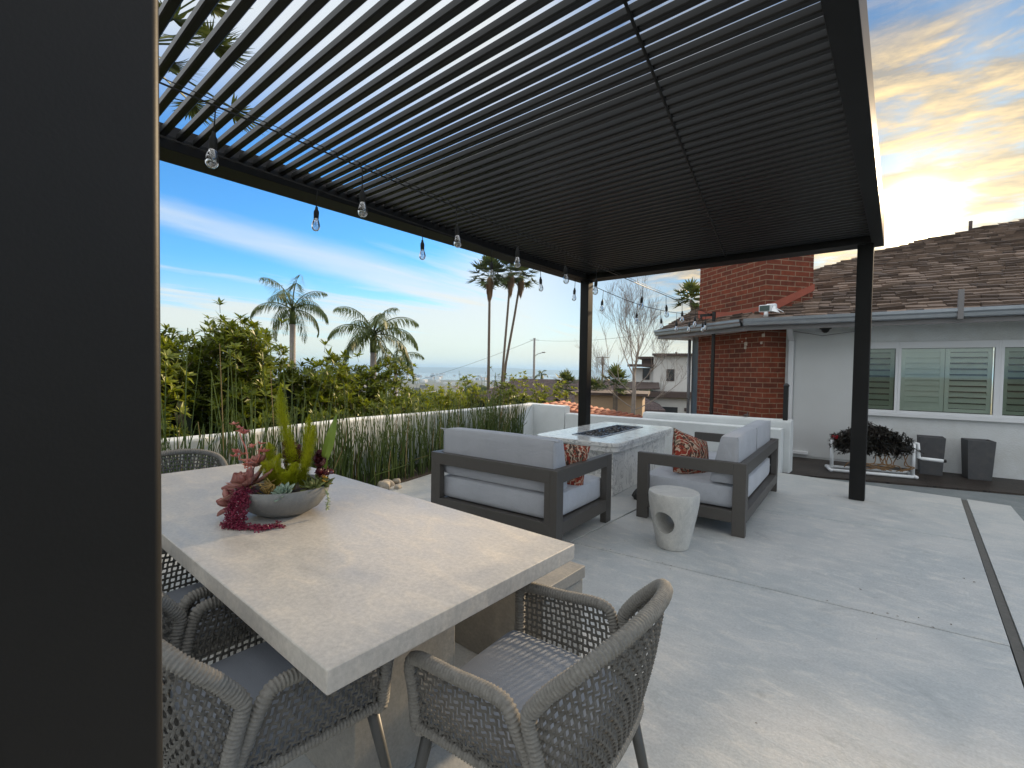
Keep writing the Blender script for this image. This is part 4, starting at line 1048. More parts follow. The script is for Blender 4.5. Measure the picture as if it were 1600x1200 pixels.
f = foot(782, 62); fan_palm('middle tall fan palm with a long pointed skirt', f, rise(800,426,62,f), .15, 32, 2.5, 24, lean=tuple((at(795,424,62)-at(779,600,62)).xy))
f = foot(781, 64); fan_palm('right tall fan palm leaning over, with drooping tattered fronds', f, rise(822,432,64,f), .16, 33, 2.2, 20, lean=tuple((at(814,432,64)-at(781,600,64)).xy))
f = foot(200, 13); fan_palm('big fan palm close by, its crown seen through the pergola louvers', f, rise(200,70,13,f), .25, 34, 2.9, 34, grp='near fan palm', lean=(0,0), skirt=False, seg=34, fan=.85)
for (px_, py_, D, R, sd, lab) in ((885,602,34,.95,35,'small fan palm between the black post and the brown roof'), (962,600,26,.85,36,'bushy short palm in front of the tan house'), (930,612,30,.85,37,'short palm just right of the black pergola post'),
     (1076,468,15.5,.50,38,'scraggly palm top showing over the roof corner by the chimney')):
    f = foot(px_ if px_ != 1076 else 1108, D)
    if px_ == 1076: f.z = -.1
    fan_palm(lab, f, rise(px_, py_, D, f), .13 if px_ != 1076 else .05, sd, R, 20, skirt=False, lean=(0,0) if px_ != 1076 else tuple((at(1076,600,15.5)-at(1108,600,15.5)).xy), grp='small palms between the roofs', seg=12)
f = foot(846, 44); feather_palm('tiny pale palm sprout on the skyline above the brown roof', f, rise(846,592,44,f)-.3, .10, 7, 1.0, 39, 1.2, grp='sprout')

# ------------------------------------------------------------------ bare tree
f = foot(990, 21); bt = thing('bare_tree', 'leafless pale barked tree in front of the white house', 'tree', f)
tb = MB(); cb_ = MB(); r5 = random.Random(11)
hb = rise(992, 620, 21, f)
tb.tube([(0,0,-.5),(0,0,hb*.5),(.02,.03,hb+.2),(0,.0,hb+1.1)], [.13,.11,.09,.045], 10)
def grow(p, d, L, r_, depth):
    n_ = 5; pts = [p.copy()]; q = p.copy(); dd = d.copy()
    for k in range(n_):
        dd = (dd+Vector((r5.gauss(0,.10), r5.gauss(0,.10), .10))).normalized(); q = q+dd*L/n_; pts.append(q.copy())
    cb_.tube(pts, [max(.0035, r_*(1-.45*k/n_)) for k in range(n_+1)], 5 if depth > 1 else 3, cap=False)
    if depth > 0:
        for k in range(3 if depth > 2 else 4):
            i = r5.choice([2,3,4,5]); a = dd.orthogonal().normalized(); a.rotate(Matrix.Rotation(r5.uniform(0,6.28), 3, dd))
            grow(pts[i], (dd+a*r5.uniform(.4,.85)+Vector((0,0,.12))).normalized(), L*r5.uniform(.55,.8), r_*.5, depth-1)
for (a, el, L, z) in ((200,38,2.0,.1),(20,42,1.9,.35),(110,55,1.8,.5),(290,50,1.8,.7),(160,62,1.9,.9),(340,60,1.7,1.0),(60,75,1.8,1.1),(215,22,1.6,-.5),(30,20,1.5,-.6),(250,70,1.9,1.1)):
    grow(Vector((0,0,hb+z)), Vector((math.cos(R_(a))*math.cos(R_(el)), math.sin(R_(a))*math.cos(R_(el)), math.sin(R_(el)))), L*1.0, .026, 4)
tb.build('trunk', M_barkg, bt, smooth=True); cb_.build('crown', M_barkg, bt)

# ------------------------------------------------------------------ neighbourhood beyond the wall
def hip_roof(b, x0, x1, y0, y1, z, h_, hip=None, mi=0, eave=.15):
    d = (y1-y0)/2; hp = d if hip is None else hip
    v = [(x0,y0,z),(x1,y0,z),(x1,y1,z),(x0,y1,z),(x0+hp,(y0+y1)/2,z+h_),(x1-hp,(y0+y1)/2,z+h_)]
    b.add(v+[(p[0],p[1],p[2]-eave) for p in v[:4]], [(0,1,5,4),(1,2,5),(2,3,4,5),(3,0,4),(6,7,1,0),(7,8,2,1),(8,9,3,2),(9,6,0,3),(9,8,7,6)], mi)
def house(name, label, p, rz): return thing(name, label, 'house', p, rz)
base = at(870, 620, 40); zg = gh(base.x, base.y)
hA = house('bungalow', 'low bungalow with a wide brown shingle roof beyond the wall', (base.x, base.y, zg), R_(26))
b = MB(); hip_roof(b, -7.5, 8.5, -5, 5, 2.05, 1.95, 4.0); b.build('roof', M_roofb, hA)
b = MB(); b.box(-7,8,-4.4,4.4,-2,1.89); b.build('wall', M_tan, hA)
for x in (-4,0,4): b = MB(); b.box(x,x+1.2,-4.43,-4.405,.6,1.6); b.build('window', M_glassfar, hA)
base = at(905, 640, 33); zg = gh(base.x, base.y)
hB = house('bungalow', 'tan bungalow with a brown gable in front of the wide brown roof', (base.x, base.y, zg), R_(20))
b = MB(); b.add([(-4.8,-4,1.15),(-4.8,4,1.15),(-1.4,-4,2.15),(-1.4,4,2.15),(3.2,-4,1.1),(3.2,4,1.1)], [(0,2,3,1),(2,4,5,3)]); b.add([(-4.8,-4,1.0),(-4.8,4,1.0),(-1.4,-4,2.0),(-1.4,4,2.0),(3.2,-4,.95),(3.2,4,.95)], [(0,1,3,2),(2,3,5,4)]); b.box(-4.8,-4.7,-4,4,1.0,1.14); b.build('roof', M_roofb, hB)
b = MB(); b.prism([(0,0)], 0, 0) if False else b.add([(-4.3,-3.7,-2),(2.8,-3.7,-2),(2.8,-3.7,.98),(-1.4,-3.7,1.95),(-4.3,-3.7,1.05),(-4.3,3.7,-2),(2.8,3.7,-2),(2.8,3.7,.98),(-1.4,3.7,1.95),(-4.3,3.7,1.05)], [(0,1,2,3,4),(9,8,7,6,5),(1,6,7,2),(5,0,4,9)]); b.build('wall', M_dkbrown, hB)
base = at(955, 640, 29); zg = gh(base.x, base.y)
hC = house('tan_house', 'plain tan stucco house wall behind the short palms', (base.x, base.y, zg), R_(22))
b = MB(); b.box(-1.9,1.9,-2,2,-2,rise(955,613,29,Vector((0,0,zg)))-.1); b.build('wall', M_tan, hC)
zt = rise(955,613,29,Vector((0,0,zg))); b = MB(); b.box(-2.2,2.2,-2.3,2.3,zt-.09,zt+.06); b.build('roof', M_dkbrown, hC)
b = MB(); b.box(.5,1.4,-2.03,-2.005,-.2,.55); b.build('garage_door', M_glassfar, hC)
# white two storey house
D = 42.0; base = at(1050, 650, D); zg = gh(base.x, base.y); az = math.atan2(-base.x, base.y)
hD = house('white_house', 'white two storey stucco house with flat brown eaves beyond the bare tree', (base.x, base.y, zg), az+R_(-4))
S_ = D/Fpx*1.0
def wx(px_): return math.tan(math.atan((px_-800)/Fpx)-math.atan((1050-800)/Fpx))*D
def wz(py_, px_=1050): return at(px_, py_, D).z-zg
b = MB(); b.box(wx(1019),wx(1200),0,9,wz(612),wz(556)); b.box(wx(984),wx(1019)-.01,.6,8,wz(605),wz(575)); b.box(wx(968),wx(1200),-1.2,9,-3,wz(620)); b.build('wall', M_whouse, hD)
b = MB(); b.box(wx(1018),wx(1205),-.6,9.5,wz(556)+.01,wz(552.5)); b.build('roof', M_dkbrown, hD)
b = MB(); b.box(wx(990),wx(1018)-.02,.2,8,wz(560.5),wz(557)); b.box(wx(979),wx(1020)-.02,-.4,.59,wz(573.5),wz(569.5)); b.build('roof', M_dkbrown, hD)
b = MB(); b.box(wx(999),wx(1019)-.02,.55,8,wz(574)+.02,wz(560.5)); b.build('upper_siding', M_dkbrown, hD)
b = MB(); b.box(wx(966),wx(1205),-1.8,-.01,wz(620)+.01,wz(611.5)); b.build('lower_eave', M_dkbrown, hD)
b = MB(); b.hexa([(wx(974),-1.7,wz(611)),(wx(1033),-1.7,wz(608)),(wx(1028),-.02,wz(599)),(wx(980),-.02,wz(599)),(wx(974),-1.7,wz(609)),(wx(1033),-1.7,wz(606)),(wx(1028),-.02,wz(598)),(wx(980),-.02,wz(598))]); b.build('porch_roof', M_dkbrown, hD)
for (x0, x1, y0, y1, yy) in ((1002,1011,593,577,.58),(1041,1051,594,578,-.02)):
    b = MB(); b.box(wx(x0)-.06,wx(x1)+.06,yy-.06,yy-.01,wz(y0)-.06,wz(y1)+.06); wn = b.build('window', M_dkbrown, hD)
    b = MB(); b.box(wx(x0),wx(x1),yy-.075,yy-.062,wz(y0),wz(y1)); b.build('pane', M_glassfar, wn)
b = MB(); b.box(wx(997),wx(1060),-1.24,-1.205,-2.5,wz(634.5)); b.build('garage_door', M_glassfar, hD)
for x in (975,1070): b = MB(); b.box(wx(x),wx(x+4),-1.32,-1.205,wz(640),wz(635)); b.build('wall_lamp', M_dkbrown, hD)
b = MB(); b.box(wx(1050),wx(1053),2,2.2,wz(552),wz(548.5)); b.build('roof_vent', M_dkbrown, hD)
# terracotta tiled roof just under the wall
tr_ = thing('tiled_roof', 'strip of curved terracotta roof tiles showing over the low back wall', 'roof', (-5.2, 8.9, 0))
b = MB()
for i in range(25):
    x = -1.35+i*.155
    for j in range(3):
        y0 = j*.36-.1; z0 = .41+.012*j-.10*x
        pts = [(x+rnd.uniform(-.01,.01), y0-.03, z0+.02), (x, y0+.40, z0+.045)]
        b.tube(pts, [.066, .058], 8, cap=True)
b.build('tile_field', M_tile, tr_, smooth=True)
b = MB(); b.hexa([(-1.4,-.05,.30),(2.5,-.05,-.1),(2.5,.95,-.1),(-1.4,.95,.30),(-1.4,-.05,.52),(2.5,-.05,.14),(2.5,.95,.14),(-1.4,.95,.52)]); b.build('roof_deck', M_tile, tr_)
# poles
f = foot(834, 60); up_ = thing('street_light_pole', 'pale concrete street light pole with a short curved lamp arm', 'street light', f); hh = rise(834,530,60,f)
b = MB(); b.tube([(0,0,-1),(0,0,hh)], [.19,.13], 10); b.build('pole', M_pole, up_, smooth=True)
rt = Vector((RT.x, RT.y, 0)).normalized(); zl = rise(834,557,60,f)
b = MB(); b.tube(catmull([Vector((0,0,zl)), rt*.5+Vector((0,0,zl+.35)), rt*1.05+Vector((0,0,zl+.5))], 5), .04, 6); arm = b.build('arm', M_pole, up_, smooth=True)
b = MB(); b.M = Matrix.Translation(rt*1.2+Vector((0,0,zl+.47))); rounded_box(b, .5,.22,.14,.06,5); b.build('lamp_head', M_pole, arm, smooth=True)
b = MB(); b.box(-.12,.12,-.12,.12,hh,hh+.12); b.tube([-rt*.6+Vector((0,0,hh-.1)), rt*.6+Vector((0,0,hh-.1))], .03, 5); b.build('crossarm', M_pole, up_)
f = foot(941, 75); u2 = thing('utility_pole', 'wooden utility pole with a crossarm and transformer, left of the white house', 'utility pole', f); hh = rise(941,557,75,f)
b = MB(); b.tube([(0,0,-1),(0,0,hh)], [.19,.15], 8); b.build('pole', M_bark, u2, smooth=True)
b = MB(); b.tube([-rt*1.0+Vector((0,0,hh-.15)), rt*1.0+Vector((0,0,hh-.15))], .06, 5); b.build('crossarm', M_bark, u2)
b = MB(); b.tube([rt*.1+Vector((0,-.2,hh-1.3)), rt*.1+Vector((0,-.2,hh-.5))], .24, 10); b.build('transformer', M_pole, u2, smooth=True)
w0 = at(834,531,60); w1 = at(941,558,75); w2 = at(560,610,110)
b = MB()
def cat_(a, c, sag): return [a.lerp(c, k/12)+Vector((0,0,-sag*4*(k/12)*(1-k/12))) for k in range(13)]
b.tube(cat_(w0, at(1010,522,40), .35), .012, 4, cap=False); b.tube(cat_(w0, w2, 1.2), .02, 4, cap=False)
tag(b.build('power_line', M_blackrub), 'thin power lines strung from the street light pole across the sky', 'power line')
# low green masses in the middle distance, and the far town
b = MB(); r6 = random.Random(5)
for i in range(900):
    D = 45*(1.0045**i) if i < 700 else r6.uniform(60, 900); p = at(r6.uniform(-150,1350), 600, D)
    if D < 75 and 820 < 0: continue
    s_ = r6.uniform(.9,2.1)*(1+D/900); z = gh(p.x, p.y)
    if D < 80: s_ *= .6
    n_ = 7; vs = []; 
    for k in range(5):
        for q in range(n_):
            a = 6.283*q/n_; e = -.4+k*.45; rr_ = s_*math.cos(e)*r6.uniform(.8,1.15); vs.append((p.x+rr_*math.cos(a), p.y+rr_*math.sin(a), z+s_*.9+s_*math.sin(e)*.9))
    fs = [(k*n_+q, k*n_+(q+1) % n_, (k+1)*n_+(q+1) % n_, (k+1)*n_+q) for k in range(4) for q in range(n_)]+[tuple(4*n_+q for q in range(n_))]
    b.add(vs, fs)
M_far = mat('far_tree_mass', (.045,.065,.022), .95, .8, .35)
tag(b.build('distant_trees', M_far), 'far-off dark tree masses across the valley', kind='stuff')
b = MB()
for i in range(600):
    D = r6.uniform(250, 4200); p = at(r6.uniform(100,1250), 600, D); s_ = r6.uniform(4,9)*(1+D/3000); z = gh(p.x, p.y)
    b.M = Matrix.Translation((p.x, p.y, z)) @ Matrix.Rotation(r6.uniform(0,3), 4, 'Z'); b.box(-s_, s_, -s_*.6, s_*.6, 0, r6.uniform(4,7)*(1+D/4000), mi=r6.choice([0,0,1,2]))
b.M = None
tag(b.build('distant_town', [M_whouse, M_tan, M_dkbrown]), 'hazy town of pale buildings spread over the far flats', kind='stuff')

# ------------------------------------------------------------------ house on the right
AH = R_(4.5); P0 = Vector((.447, 9.596, 0))
hs = thing('house', 'white stucco house with a brown shake roof and a red brick chimney', 'house', P0, AH)
def hb_(): return MB()
# local: x along the wall to the right, y into the house, z up
b = hb_(); WZ0, WZ1 = .83, 1.952
b.box(-2.12,-1.02,0,.18,-.05,2.40); b.box(-1.02,7.5,0,.18,-.05,WZ0); b.box(-1.02,7.5,0,.18,WZ1,2.40)
b.box(2.3,7.5,0,.18,WZ0,WZ1); b.build('wall', M_wall, hs)
b = hb_(); b.box(-1.03,-.98,-.025,-.002,-.05,2.16); b.build('trim_strip', M_trim, hs)
b = hb_(); b.box(-1.90,-1.05,-.012,-.001,.0,2.15); b.build('wall_panel', M_panelw, hs, bevel=.002)
panes = [(-.975,-.52,'d'),(-.475,.59,'m'),(.66,2.25,'d')]
for i, (x0, x1, k) in enumerate(panes):
    b = hb_(); f_ = .045
    zA, zB = .86, 1.86
    xa, xb = x0-.022, x1+.022
    b.box(xa, xb, -.03, .05, zA-.03, zA+.012); b.box(xa, xb, -.03, .05, zB-.012, WZ1); b.box(xa, x0+.012, -.03, .05, zA+.012, zB-.012); b.box(x1-.012, xb, -.03, .05, zA+.012, zB-.012)
    wn = b.build('window', M_trim, hs, bevel=.003)
    b = hb_(); b.box(x0+.012, x1-.012, .0, .004, zA+.012, zB-.012); b.build('pane', M_glass if k == 'm' else M_glassd, wn)
    b = hb_(); b.box(x0-.0, x1+.0, .17, .175, zA, zB); b.build('room_shade_sheet', M_room, wn)  # dark sheet standing in for the shade of the room behind
    if i < 2: b = hb_(); b.box(xb+.0005, panes[i+1][0]-.0225, -.028, .17, zA-.03, WZ1); b.build('mullion', M_trim, wn)
    # shutters
    cols_ = [(x0+.02, (x0+x1)/2-.004), ((x0+x1)/2+.004, x1-.02)] if (x1-x0) > .6 else [(x0+.02, x1-.02)]
    for j, (a, c) in enumerate(cols_):
        b = hb_(); sy = .075; fw = .05
        b.box(a, a+fw, sy-.012, sy+.012, zA+.02, zB-.02); b.box(c-fw, c, sy-.012, sy+.012, zA+.02, zB-.02)
        b.box(a+fw, c-fw, sy-.012, sy+.012, zA+.02, zA+.07); b.box(a+fw, c-fw, sy-.012, sy+.012, zB-.07, zB-.02)
        n_ = 10 if k == 'm' else 9; z0 = zA+.07; dz = (zB-.07-z0)/n_
        opn = R_(40) if (k == 'm' and j == 1) or k == 'd' else R_(64)
        for q in range(n_):
            zc_ = z0+(q+.5)*dz; hw = dz*.53
            cy, cz = math.cos(opn)*hw, math.sin(opn)*hw
            b.hexa([(a+fw, sy-cy, zc_-cz-.003),(c-fw, sy-cy, zc_-cz-.003),(c-fw, sy+cy, zc_+cz-.003),(a+fw, sy+cy, zc_+cz-.003),(a+fw, sy-cy, zc_-cz+.003),(c-fw, sy-cy, zc_-cz+.003),(c-fw, sy+cy, zc_+cz+.003),(a+fw, sy+cy, zc_+cz+.003)])
        b.build('shutter', M_shut, wn)
b = hb_(); b.box(-1.02, 2.35, -.06, -.031, .775, .828); b.box(-1.02, 2.35, -.03, -.001, .775, .829); b.build('window_sill', M_trim, hs, bevel=.003)
# roof: eave start S, left wing to Lf (local coordinates)
def loc(p): q = Vector(p)-P0; return Vector((q.x*math.cos(-AH)-q.y*math.sin(-AH), q.x*math.sin(-AH)+q.y*math.cos(-AH), q.z))
S = loc((-2.123, 8.792, 2.367)); Lf = loc((-4.403, 10.554, 2.403)); A_ = loc((-4.42,13.72,3.376)); B_ = loc((-1.927,12.07,3.683))
K = math.tan(R_(22)); E1 = S+Vector((10,0,.03))
def Mp(u, v): return S+Vector((u, v, v*K))
sil = [(.45,3.257),(1.66,4.42),(2.16,5.08),(4.74,6.84),(8.3,9.35),(10,9.6)]
def silv(u):
    if u <= .45: return 3.257*u/.45 if u > 0 else 0
    for (a, va), (c, vc) in zip(sil, sil[1:]):
        if a <= u <= c: return va+(vc-va)*(u-a)/(c-a)
    return 9.6
b = hb_(); poly = [(0,0)]+sil+[(10,0)]
b.add([Mp(u, v)-Vector((0,0,.03)) for u, v in poly], [tuple(range(len(poly)))]); b.add([Mp(u, v)-Vector((0,0,.06)) for u, v in poly], [tuple(range(len(poly)-1,-1,-1))])
b.add([S-Vector((0,0,.03)), Mp(.45,3.257)-Vector((0,0,.03)), A_-Vector((0,0,.03)), Lf-Vector((0,0,.03))], [(0,1,2,3)])
top = [Mp(u, v)-Vector((0,0,.03)) for u, v in sil]; bk = [p+Vector((-2.0,5.0,-2.2)) for p in top]
b.add([A_]+top+[A_+Vector((-.5,4,-1.8))]+bk, [(i, i+1, len(top)+2+i, len(top)+1+i) for i in range(len(top))])
b.build('roof', M_shake, hs)
def shake(b, p0, du, dv, wN, hL, nrm):
    """one wooden shake lying on the slope"""
    th = rnd.uniform(.028,.055); lift = rnd.uniform(.000,.012)
    a = p0+nrm*(th+lift); c = a+du*wN; sk = dv*rnd.uniform(-.02,.02); tw = nrm*rnd.uniform(-.022,.022)
    b.add([p0+sk, p0+du*wN+sk, c+sk+tw, a+sk, p0+dv*hL*1.5, p0+du*wN+dv*hL*1.5], [(0,1,2,3),(3,2,5,4),(0,3,4),(1,5,2)])
b = hb_(); dv = Vector((0, math.cos(R_(22)), math.sin(R_(22)))); nm = Vector((0, -math.sin(R_(22)), math.cos(R_(22))))
hL = .19; v = -.02
while v < 10:
    vv = v/math.cos(R_(22)) if False else v
    u = -.3+rnd.uniform(0,.2)
    while u < 9.6:
        wN = rnd.uniform(.15,.33)
        if v <= silv(max(u, .001))+.02 and u > (v/7.25 if v < 3.26 else .45)-.08 and u < 6.2: shake(b, Mp(u, v)-Vector((0,0,.028)), Vector((1,0,0)), dv, wN-.006, hL, nm)
        u += wN
    v += hL*math.cos(R_(22))
b.build('shingle_field', M_shake, hs)
b = hb_(); nrow = 19
for i in range(nrow+1):
    t = i/nrow; a = S.lerp(Mp(.45,3.257), t); c = Lf.lerp(A_, t); L_ = (c-a).length; du = (c-a).normalized(); up_d = ((Mp(.45,3.257)-S).normalized()*.5+(A_-Lf).normalized()*.5).normalized(); nn = up_d.cross(du).normalized()
    if nn.z < 0: nn = -nn
    s_ = rnd.uniform(-.1,0)
    while s_ < L_-.02:
        wN = min(rnd.uniform(.15,.33), L_-s_); p0 = a+du*max(s_, 0)-Vector((0,0,.028))
        th = rnd.uniform(.026,.05)
        q0, q1 = p0, p0+du*wN; e = up_d*hL*1.5
        b.add([q0, q1, q1+nn*th, q0+nn*th, q0+e, q1+e], [(0,3,2,1),(3,4,5,2),(0,4,3),(1,2,5)]); s_ += wN
b.build('shingle_field', M_shake, hs)
# gutters, fascia, soffit
def gutter(p, q, name='gutter'):
    p = Vector(p); q = Vector(q); d = (q-p).normalized(); o = Vector((d.y, -d.x, 0)).normalized(); b = hb_()
    if o.y > 0: o = -o
    prof = [(0,-.125),(.05,-.13),(.075,-.115),(.082,-.07),(.10,-.045),(.102,-.004),(.085,0),(.083,-.012)]
    vs = [p+o*x+Vector((0,0,z)) for x, z in prof]+[q+o*x+Vector((0,0,z)) for x, z in prof]; n_ = len(prof)
    b.add(vs, [(k, k+1, n_+k+1, n_+k) for k in range(n_-1)]+[(0, n_, n_*2-1, n_-1)]); b.build(name, M_gutter, hs, smooth=False)
    b = hb_()
    b.hexa([p+Vector((0,0,-.20)), q+Vector((0,0,-.20)), q-o*.03+Vector((0,0,-.20)), p-o*.03+Vector((0,0,-.20)), p+Vector((0,0,-.01)), q+Vector((0,0,-.01)), q-o*.03+Vector((0,0,-.01)), p-o*.03+Vector((0,0,-.01))]); b.build('fascia', M_fascia, hs)
gz = Vector((0,0,-.008))
gutter(S+gz, E1+gz); gutter(Lf+gz, S+gz)
b = hb_(); zs = 2.19
b.add([(S.x,S.y+.03,zs),(E1.x,S.y+.03,zs),(E1.x,.0,zs+.02),(-2.5,.0,zs+.02),(Lf.x+.9,Lf.y+1.2,zs),(Lf.x+.02,Lf.y+.05,zs),(S.x,S.y+.03,zs+.012),(E1.x,S.y+.03,zs+.012),(E1.x,.0,zs+.032),(-2.5,.0,zs+.032),(Lf.x+.9,Lf.y+1.2,zs+.012),(Lf.x+.02,Lf.y+.05,zs+.012)], [(0,1,2,3),(0,3,4,5),(9,8,7,6),(11,10,9,6)]); b.build('soffit', M_wall, hs)
b = hb_(); g0 = loc((-3.366,10.24,0)); b.add([g0+Vector((-.15,.1,-.1)), g0+Vector((-.15,.1,2.2)), g0+Vector((3,4.5,2.2)), g0+Vector((3,4.5,-.1)), g0+Vector((-.5,2.2,-.1)), g0+Vector((-.5,2.2,2.2))], [(0,1,5,4),(4,5,2,3)]); b.build('wall', M_wall, hs)
# chimney in its own frame
Q = loc((-1.863, 9.076, 0)); ca = math.atan2(.612, -.791)-AH   # direction of the long face
b = hb_(); b.box(-.0, .98, -2.02+.12, 0, -.12, 4.4)
chm = b.build('chimney', M_brick, hs, loc=Q, rz=ca+R_(-90)+R_(180)) if False else None
du = Vector((math.cos(ca), math.sin(ca), 0)); dw = Vector((-du.y, du.x, 0)); 
if dw.y < 0: dw = -dw
b = MB(); b.hexa([(0,0,-.12),(1.90,0,-.12),(1.90,.98,-.12),(0,.98,-.12),(0,0,3.68),(1.90,0,3.68),(1.90,.98,3.68),(0,.98,3.68)])
chm = b.build('chimney', M_brick, hs)
mm = Matrix((( du.x, dw.x, 0, Q.x), (du.y, dw.y, 0, Q.y), (0,0,1,Q.z), (0,0,0,1))); chm.matrix_local = mm
if mm.to_3x3().determinant() < 0: chm.data.flip_normals()
b = MB(); b.add([(-.012,-.014,2.44),(.95,-.014,2.46),(1.35,-.014,2.44),(1.92,-.014,2.60),(1.92,-.014,2.75),(1.4,-.014,2.66),(.9,-.014,2.60),(-.012,-.014,2.60)], [(7,6,1,0),(6,5,2,1),(5,4,3,2)])
b.add([(-.014,-.012,2.44),(-.014,1.0,2.92),(-.014,1.0,3.04),(-.014,-.012,2.60)], [(0,1,2,3)])
b.build('flashing', M_flash, chm)
b = MB(); r9 = random.Random(2)
for (x, z, s_) in ((.45,1.93,.045),(.46,1.87,.035),(.02,2.06,.04),(.06,1.94,.03),(.65,2.05,.02),(.45,2.05,.02),(.55,2.0,.015)):
    b.M = Matrix.Translation((x, -.002, z)); rounded_box(b, s_*1.6, .014, s_*1.5, .006, 4)
b.M = None; b.build('mortar_smear', mat('pale_mortar', (.55,.48,.40), .9, 30, .2), chm)
# downspout
b = hb_(); b.box(-1.995,-1.915,-.066,-.004,.03,2.0); b.hexa([(-1.995,-.066,2.0),(-1.915,-.066,2.0),(-1.915,-.004,2.0),(-1.995,-.004,2.0),(-1.99,-.58,2.19),(-1.92,-.58,2.19),(-1.92,-.52,2.21),(-1.99,-.52,2.21)]); b.box(-1.914,-1.66,-.062,-.006,.03,.085)
b.build('downspout', M_trim, hs, bevel=.006)
b = hb_(); b.box(.065,.125,-.71,-.645,2.21,2.62) ; b.build('gutter_bracket', M_fascia, hs, bevel=.004)
b = hb_(); b.lathe([(.085,0),(.085,-.02),(.06,-.03),(.05,-.06),(.02,-.085)], (-1.46,-.28,2.19), 20); b.build('dome_camera', M_black, hs, smooth=True)
b = hb_(); b.tube([Vector((-1.92,-.15,2.16)),Vector((-1.5,-.15,2.07)),Vector((-1.05,-.15,2.13))], .006, 5); b.build('loose_cable', M_fascia, hs)
for (u, hgt) in ((1.80,.35),(3.72,.22)):
    v_ = silv(u)-.12; p = Mp(u, v_); b = hb_(); b.tube([p-Vector((0,0,.1)), p+Vector((0,0,hgt))], .035, 10); b.build('vent_pipe', M_dkbrown, hs, smooth=True)
b = hb_(); b.tube([(Lf.x+.62, Lf.y+.40, 2.2),(Lf.x+.62, Lf.y+.40, -.1)], .035, 10); b.build('downspout', M_gutterd, hs, smooth=True)

# solar floodlight on the eave
sp = P0 + Vector((math.cos(AH)*-2.3-math.sin(AH)*-.55, math.sin(AH)*-2.3+math.cos(AH)*-.55, 0)); 
fl = thing('solar_flood_light', 'white solar flood light mounted on the eave beside the chimney', 'flood light', (sp.x, sp.y, 2.40), AH+R_(-8))
b = MB(); b.box(-.11,.09,-.03,.03,.07,.19); hd = b.build('housing', M_white, fl, bevel=.012)
b = MB(); b.box(-.095,.06,-.034,-.0305,.085,.175); b.build('lens_panel', M_solar, hd)
b = MB(); b.box(-.02,.14,.0305,.12,.09,.21); b.build('battery_box', M_white, fl, bevel=.02)
b = MB(); b.hexa([(.10,-.06,.07),(.20,-.06,.04),(.20,.06,.04),(.10,.06,.20),(.095,-.06,.075),(.195,-.06,.048),(.195,.06,.048),(.095,.06,.208)]); b.tube([(.14,0,.13),(.26,.02,.05)], .006, 6); b.build('solar_panel', M_white, fl)
b = MB(); b.tube([(.0,0,-.02),(.0,0,.07)], .035, 12); b.build('mount', M_white, fl, smooth=True)

# black gate post at the end of the low wall
gp = MB(); gp.box(-.03,.03,-.03,.03,0,1.28); gp.lathe([(.038,1.28),(.042,1.30),(.02,1.33),(.001,1.335)], (0,0,0), 12)
tag(gp.build('gate_post', M_black, loc=(-1.30,7.86,-.05), bevel=.003), 'slim black gate post at the right end of the white wall, by the brick', 'post')
lz = MB(); rounded_box(lz, .05,.16,.035,.012,5); lz.tube([(0,.06,.02),(0,.11,.07)], [.012,.006], 6)
tag(lz.build('clip_hook', M_dkbrown, smooth=True, loc=(-1.85,7.93,.745)), 'small brown hook lying on the rounded wall cap', 'hook')

# ------------------------------------------------------------------ things by the house wall
pv = thing('pipe_plant_stand', 'white plastic pipe plant stand holding a dark drooping plant', 'plant stand', (-.33, 8.64, -.03), R_(15))
def pipe(pts, name='pipe'):
    b = MB(); b.tube(pts, .024, 12); b.build(name, M_white, pv, smooth=True)
pipe([(-.50,-.16,.03),(.50,-.16,.03)]); pipe([(-.50,.16,.03),(.50,.16,.03)]); pipe([(-.50,-.185,.03),(-.50,.185,.03)]); pipe([(.50,-.185,.03),(.50,.185,.03)])
pipe([(-.48,-.10,.055),(-.48,-.10,.47)]); pipe([(.48,-.10,.055),(.48,-.10,.50)])
pipe([(.48,-.10,.50),(.52,-.10,.50),(.54,-.10,.30),(.58,-.10,.29),(.80,-.12,.28)])
b = MB(); b.tube([(.80,-.12,.28),(.83,-.12,.28)], .022, 10); b.build('pipe_end', M_black, pv, smooth=True)
b = MB(); b.box(-.45,.45,-.12,.12,.36,.46); b.build('trough', M_black, pv, bevel=.02)
pd_ = thing('dark_trailing_plant', 'dark bushy plant with drooping stems sitting in the white pipe stand', 'plant', (-.33, 8.64, 0), R_(15))
b = MB(); r7 = random.Random(9)
for i in range(330):
    x = r7.gauss(0,.21); x = max(-.44, min(.46, x)); y = r7.uniform(-.13,.12); z = .42+r7.uniform(0,.25)*(1-abs(x)/.6)
    pts = [Vector((x, y, z-.08)), Vector((x+r7.gauss(0,.04), y-.04+r7.gauss(0,.03), z+r7.uniform(0,.08))), Vector((x+r7.gauss(0,.08), y-.07+r7.gauss(0,.03), z-r7.uniform(.0,.12))), Vector((x+r7.gauss(0,.10), y-.07+r7.gauss(0,.03), z-r7.uniform(.06,.20)))]
    c = catmull(pts, 4); b.tube(c, .0045, 4, cap=False)
    for q in c[3:]:
        for k in range(4): leafblade(b, q, Vector((r7.gauss(0,1), r7.gauss(0,1), r7.gauss(-.2,.7))), r7.uniform(.025,.055), .020, n=2)
b.build('foliage', leafmat('dark_foliage', (.012,.014,.010), (.040,.028,.022), .45, .08), pd_)
b = MB()
for i in range(12):
    x = r7.uniform(-.3,.45); b.tube(catmull([Vector((x,-.12,.30)), Vector((x+r7.uniform(-.1,.1),-.17,.16)), Vector((x+r7.uniform(-.2,.2),-.17,.13)), Vector((x+r7.uniform(-.25,.25),-.16,.06))], 4), .007, 5)
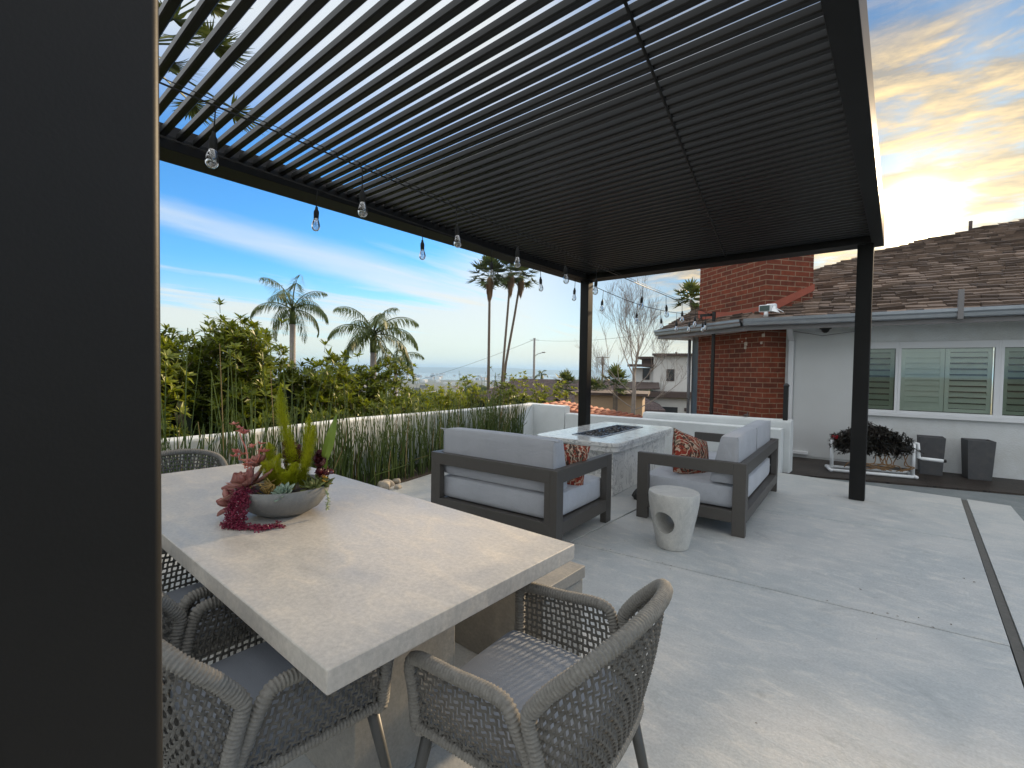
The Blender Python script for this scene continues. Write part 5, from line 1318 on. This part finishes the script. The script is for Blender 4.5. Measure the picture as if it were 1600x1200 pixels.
b.build('bare_stems', M_skirt, pd_)
b = MB()
for i in range(14): leafblade(b, Vector((-.45+r7.gauss(0,.02),-.14+r7.gauss(0,.01),.46+r7.gauss(0,.02))), Vector((r7.gauss(0,1),r7.gauss(-.5,1),r7.gauss(0,1))), .05, .03, n=3)
b.build('red_bloom', simplemat('red_bloom', (.25,.01,.02), (.4,.02,.03)), pd_)
for (x, y, rz_, lab) in ((.36, 9.28, 4, 'charcoal square planter box half behind the white pipe stand'), (.86, 9.32, 10, 'charcoal square planter box standing alone on the right')):
    b = MB(); a, c = .125, .148; h_ = .555; th_ = .02
    o_ = [(-a,-a,0),(a,-a,0),(a,a,0),(-a,a,0),(-c,-c,h_),(c,-c,h_),(c,c,h_),(-c,c,h_)]; i_ = [(-c+th_,-c+th_,h_),(c-th_,-c+th_,h_),(c-th_,c-th_,h_),(-c+th_,c-th_,h_),(-a+th_,-a+th_,h_-.05),(a-th_,-a+th_,h_-.05),(a-th_,a-th_,h_-.05),(-a+th_,a-th_,h_-.05)]
    b.add(o_+i_, [(3,2,1,0),(0,1,5,4),(1,2,6,5),(2,3,7,6),(3,0,4,7),(4,5,9,8),(5,6,10,9),(6,7,11,10),(7,4,8,11),(8,9,13,12),(9,10,14,13),(10,11,15,14),(11,8,12,15),(12,13,14,15)])
    tag(b.build('planter_box', M_cube, loc=(x, y, -.03), rz=R_(rz_), bevel=.006), lab, 'planter', 'charcoal planter boxes by the house wall')

# ------------------------------------------------------------------ haze: closed box of thin even air
M_haze = bpy.data.materials.new('haze'); M_haze.use_nodes = True
t_ = M_haze.node_tree; t_.nodes.clear(); q_ = NG(t_)
pvn = q_.n('ShaderNodeVolumePrincipled', inp={'Color': (.42,.66,.96,1), 'Density': 2.0e-4, 'Anisotropy': .2}); ov = q_.n('ShaderNodeOutputMaterial'); q_.l.new(pvn.outputs[0], ov.inputs['Volume'])
b = MB(); b.box(-33000, 33000, -33000, 33000, -95, 110)
HZ = b.build('haze', M_haze); tag(HZ, 'thin bluish haze filling the valley air', kind='stuff')
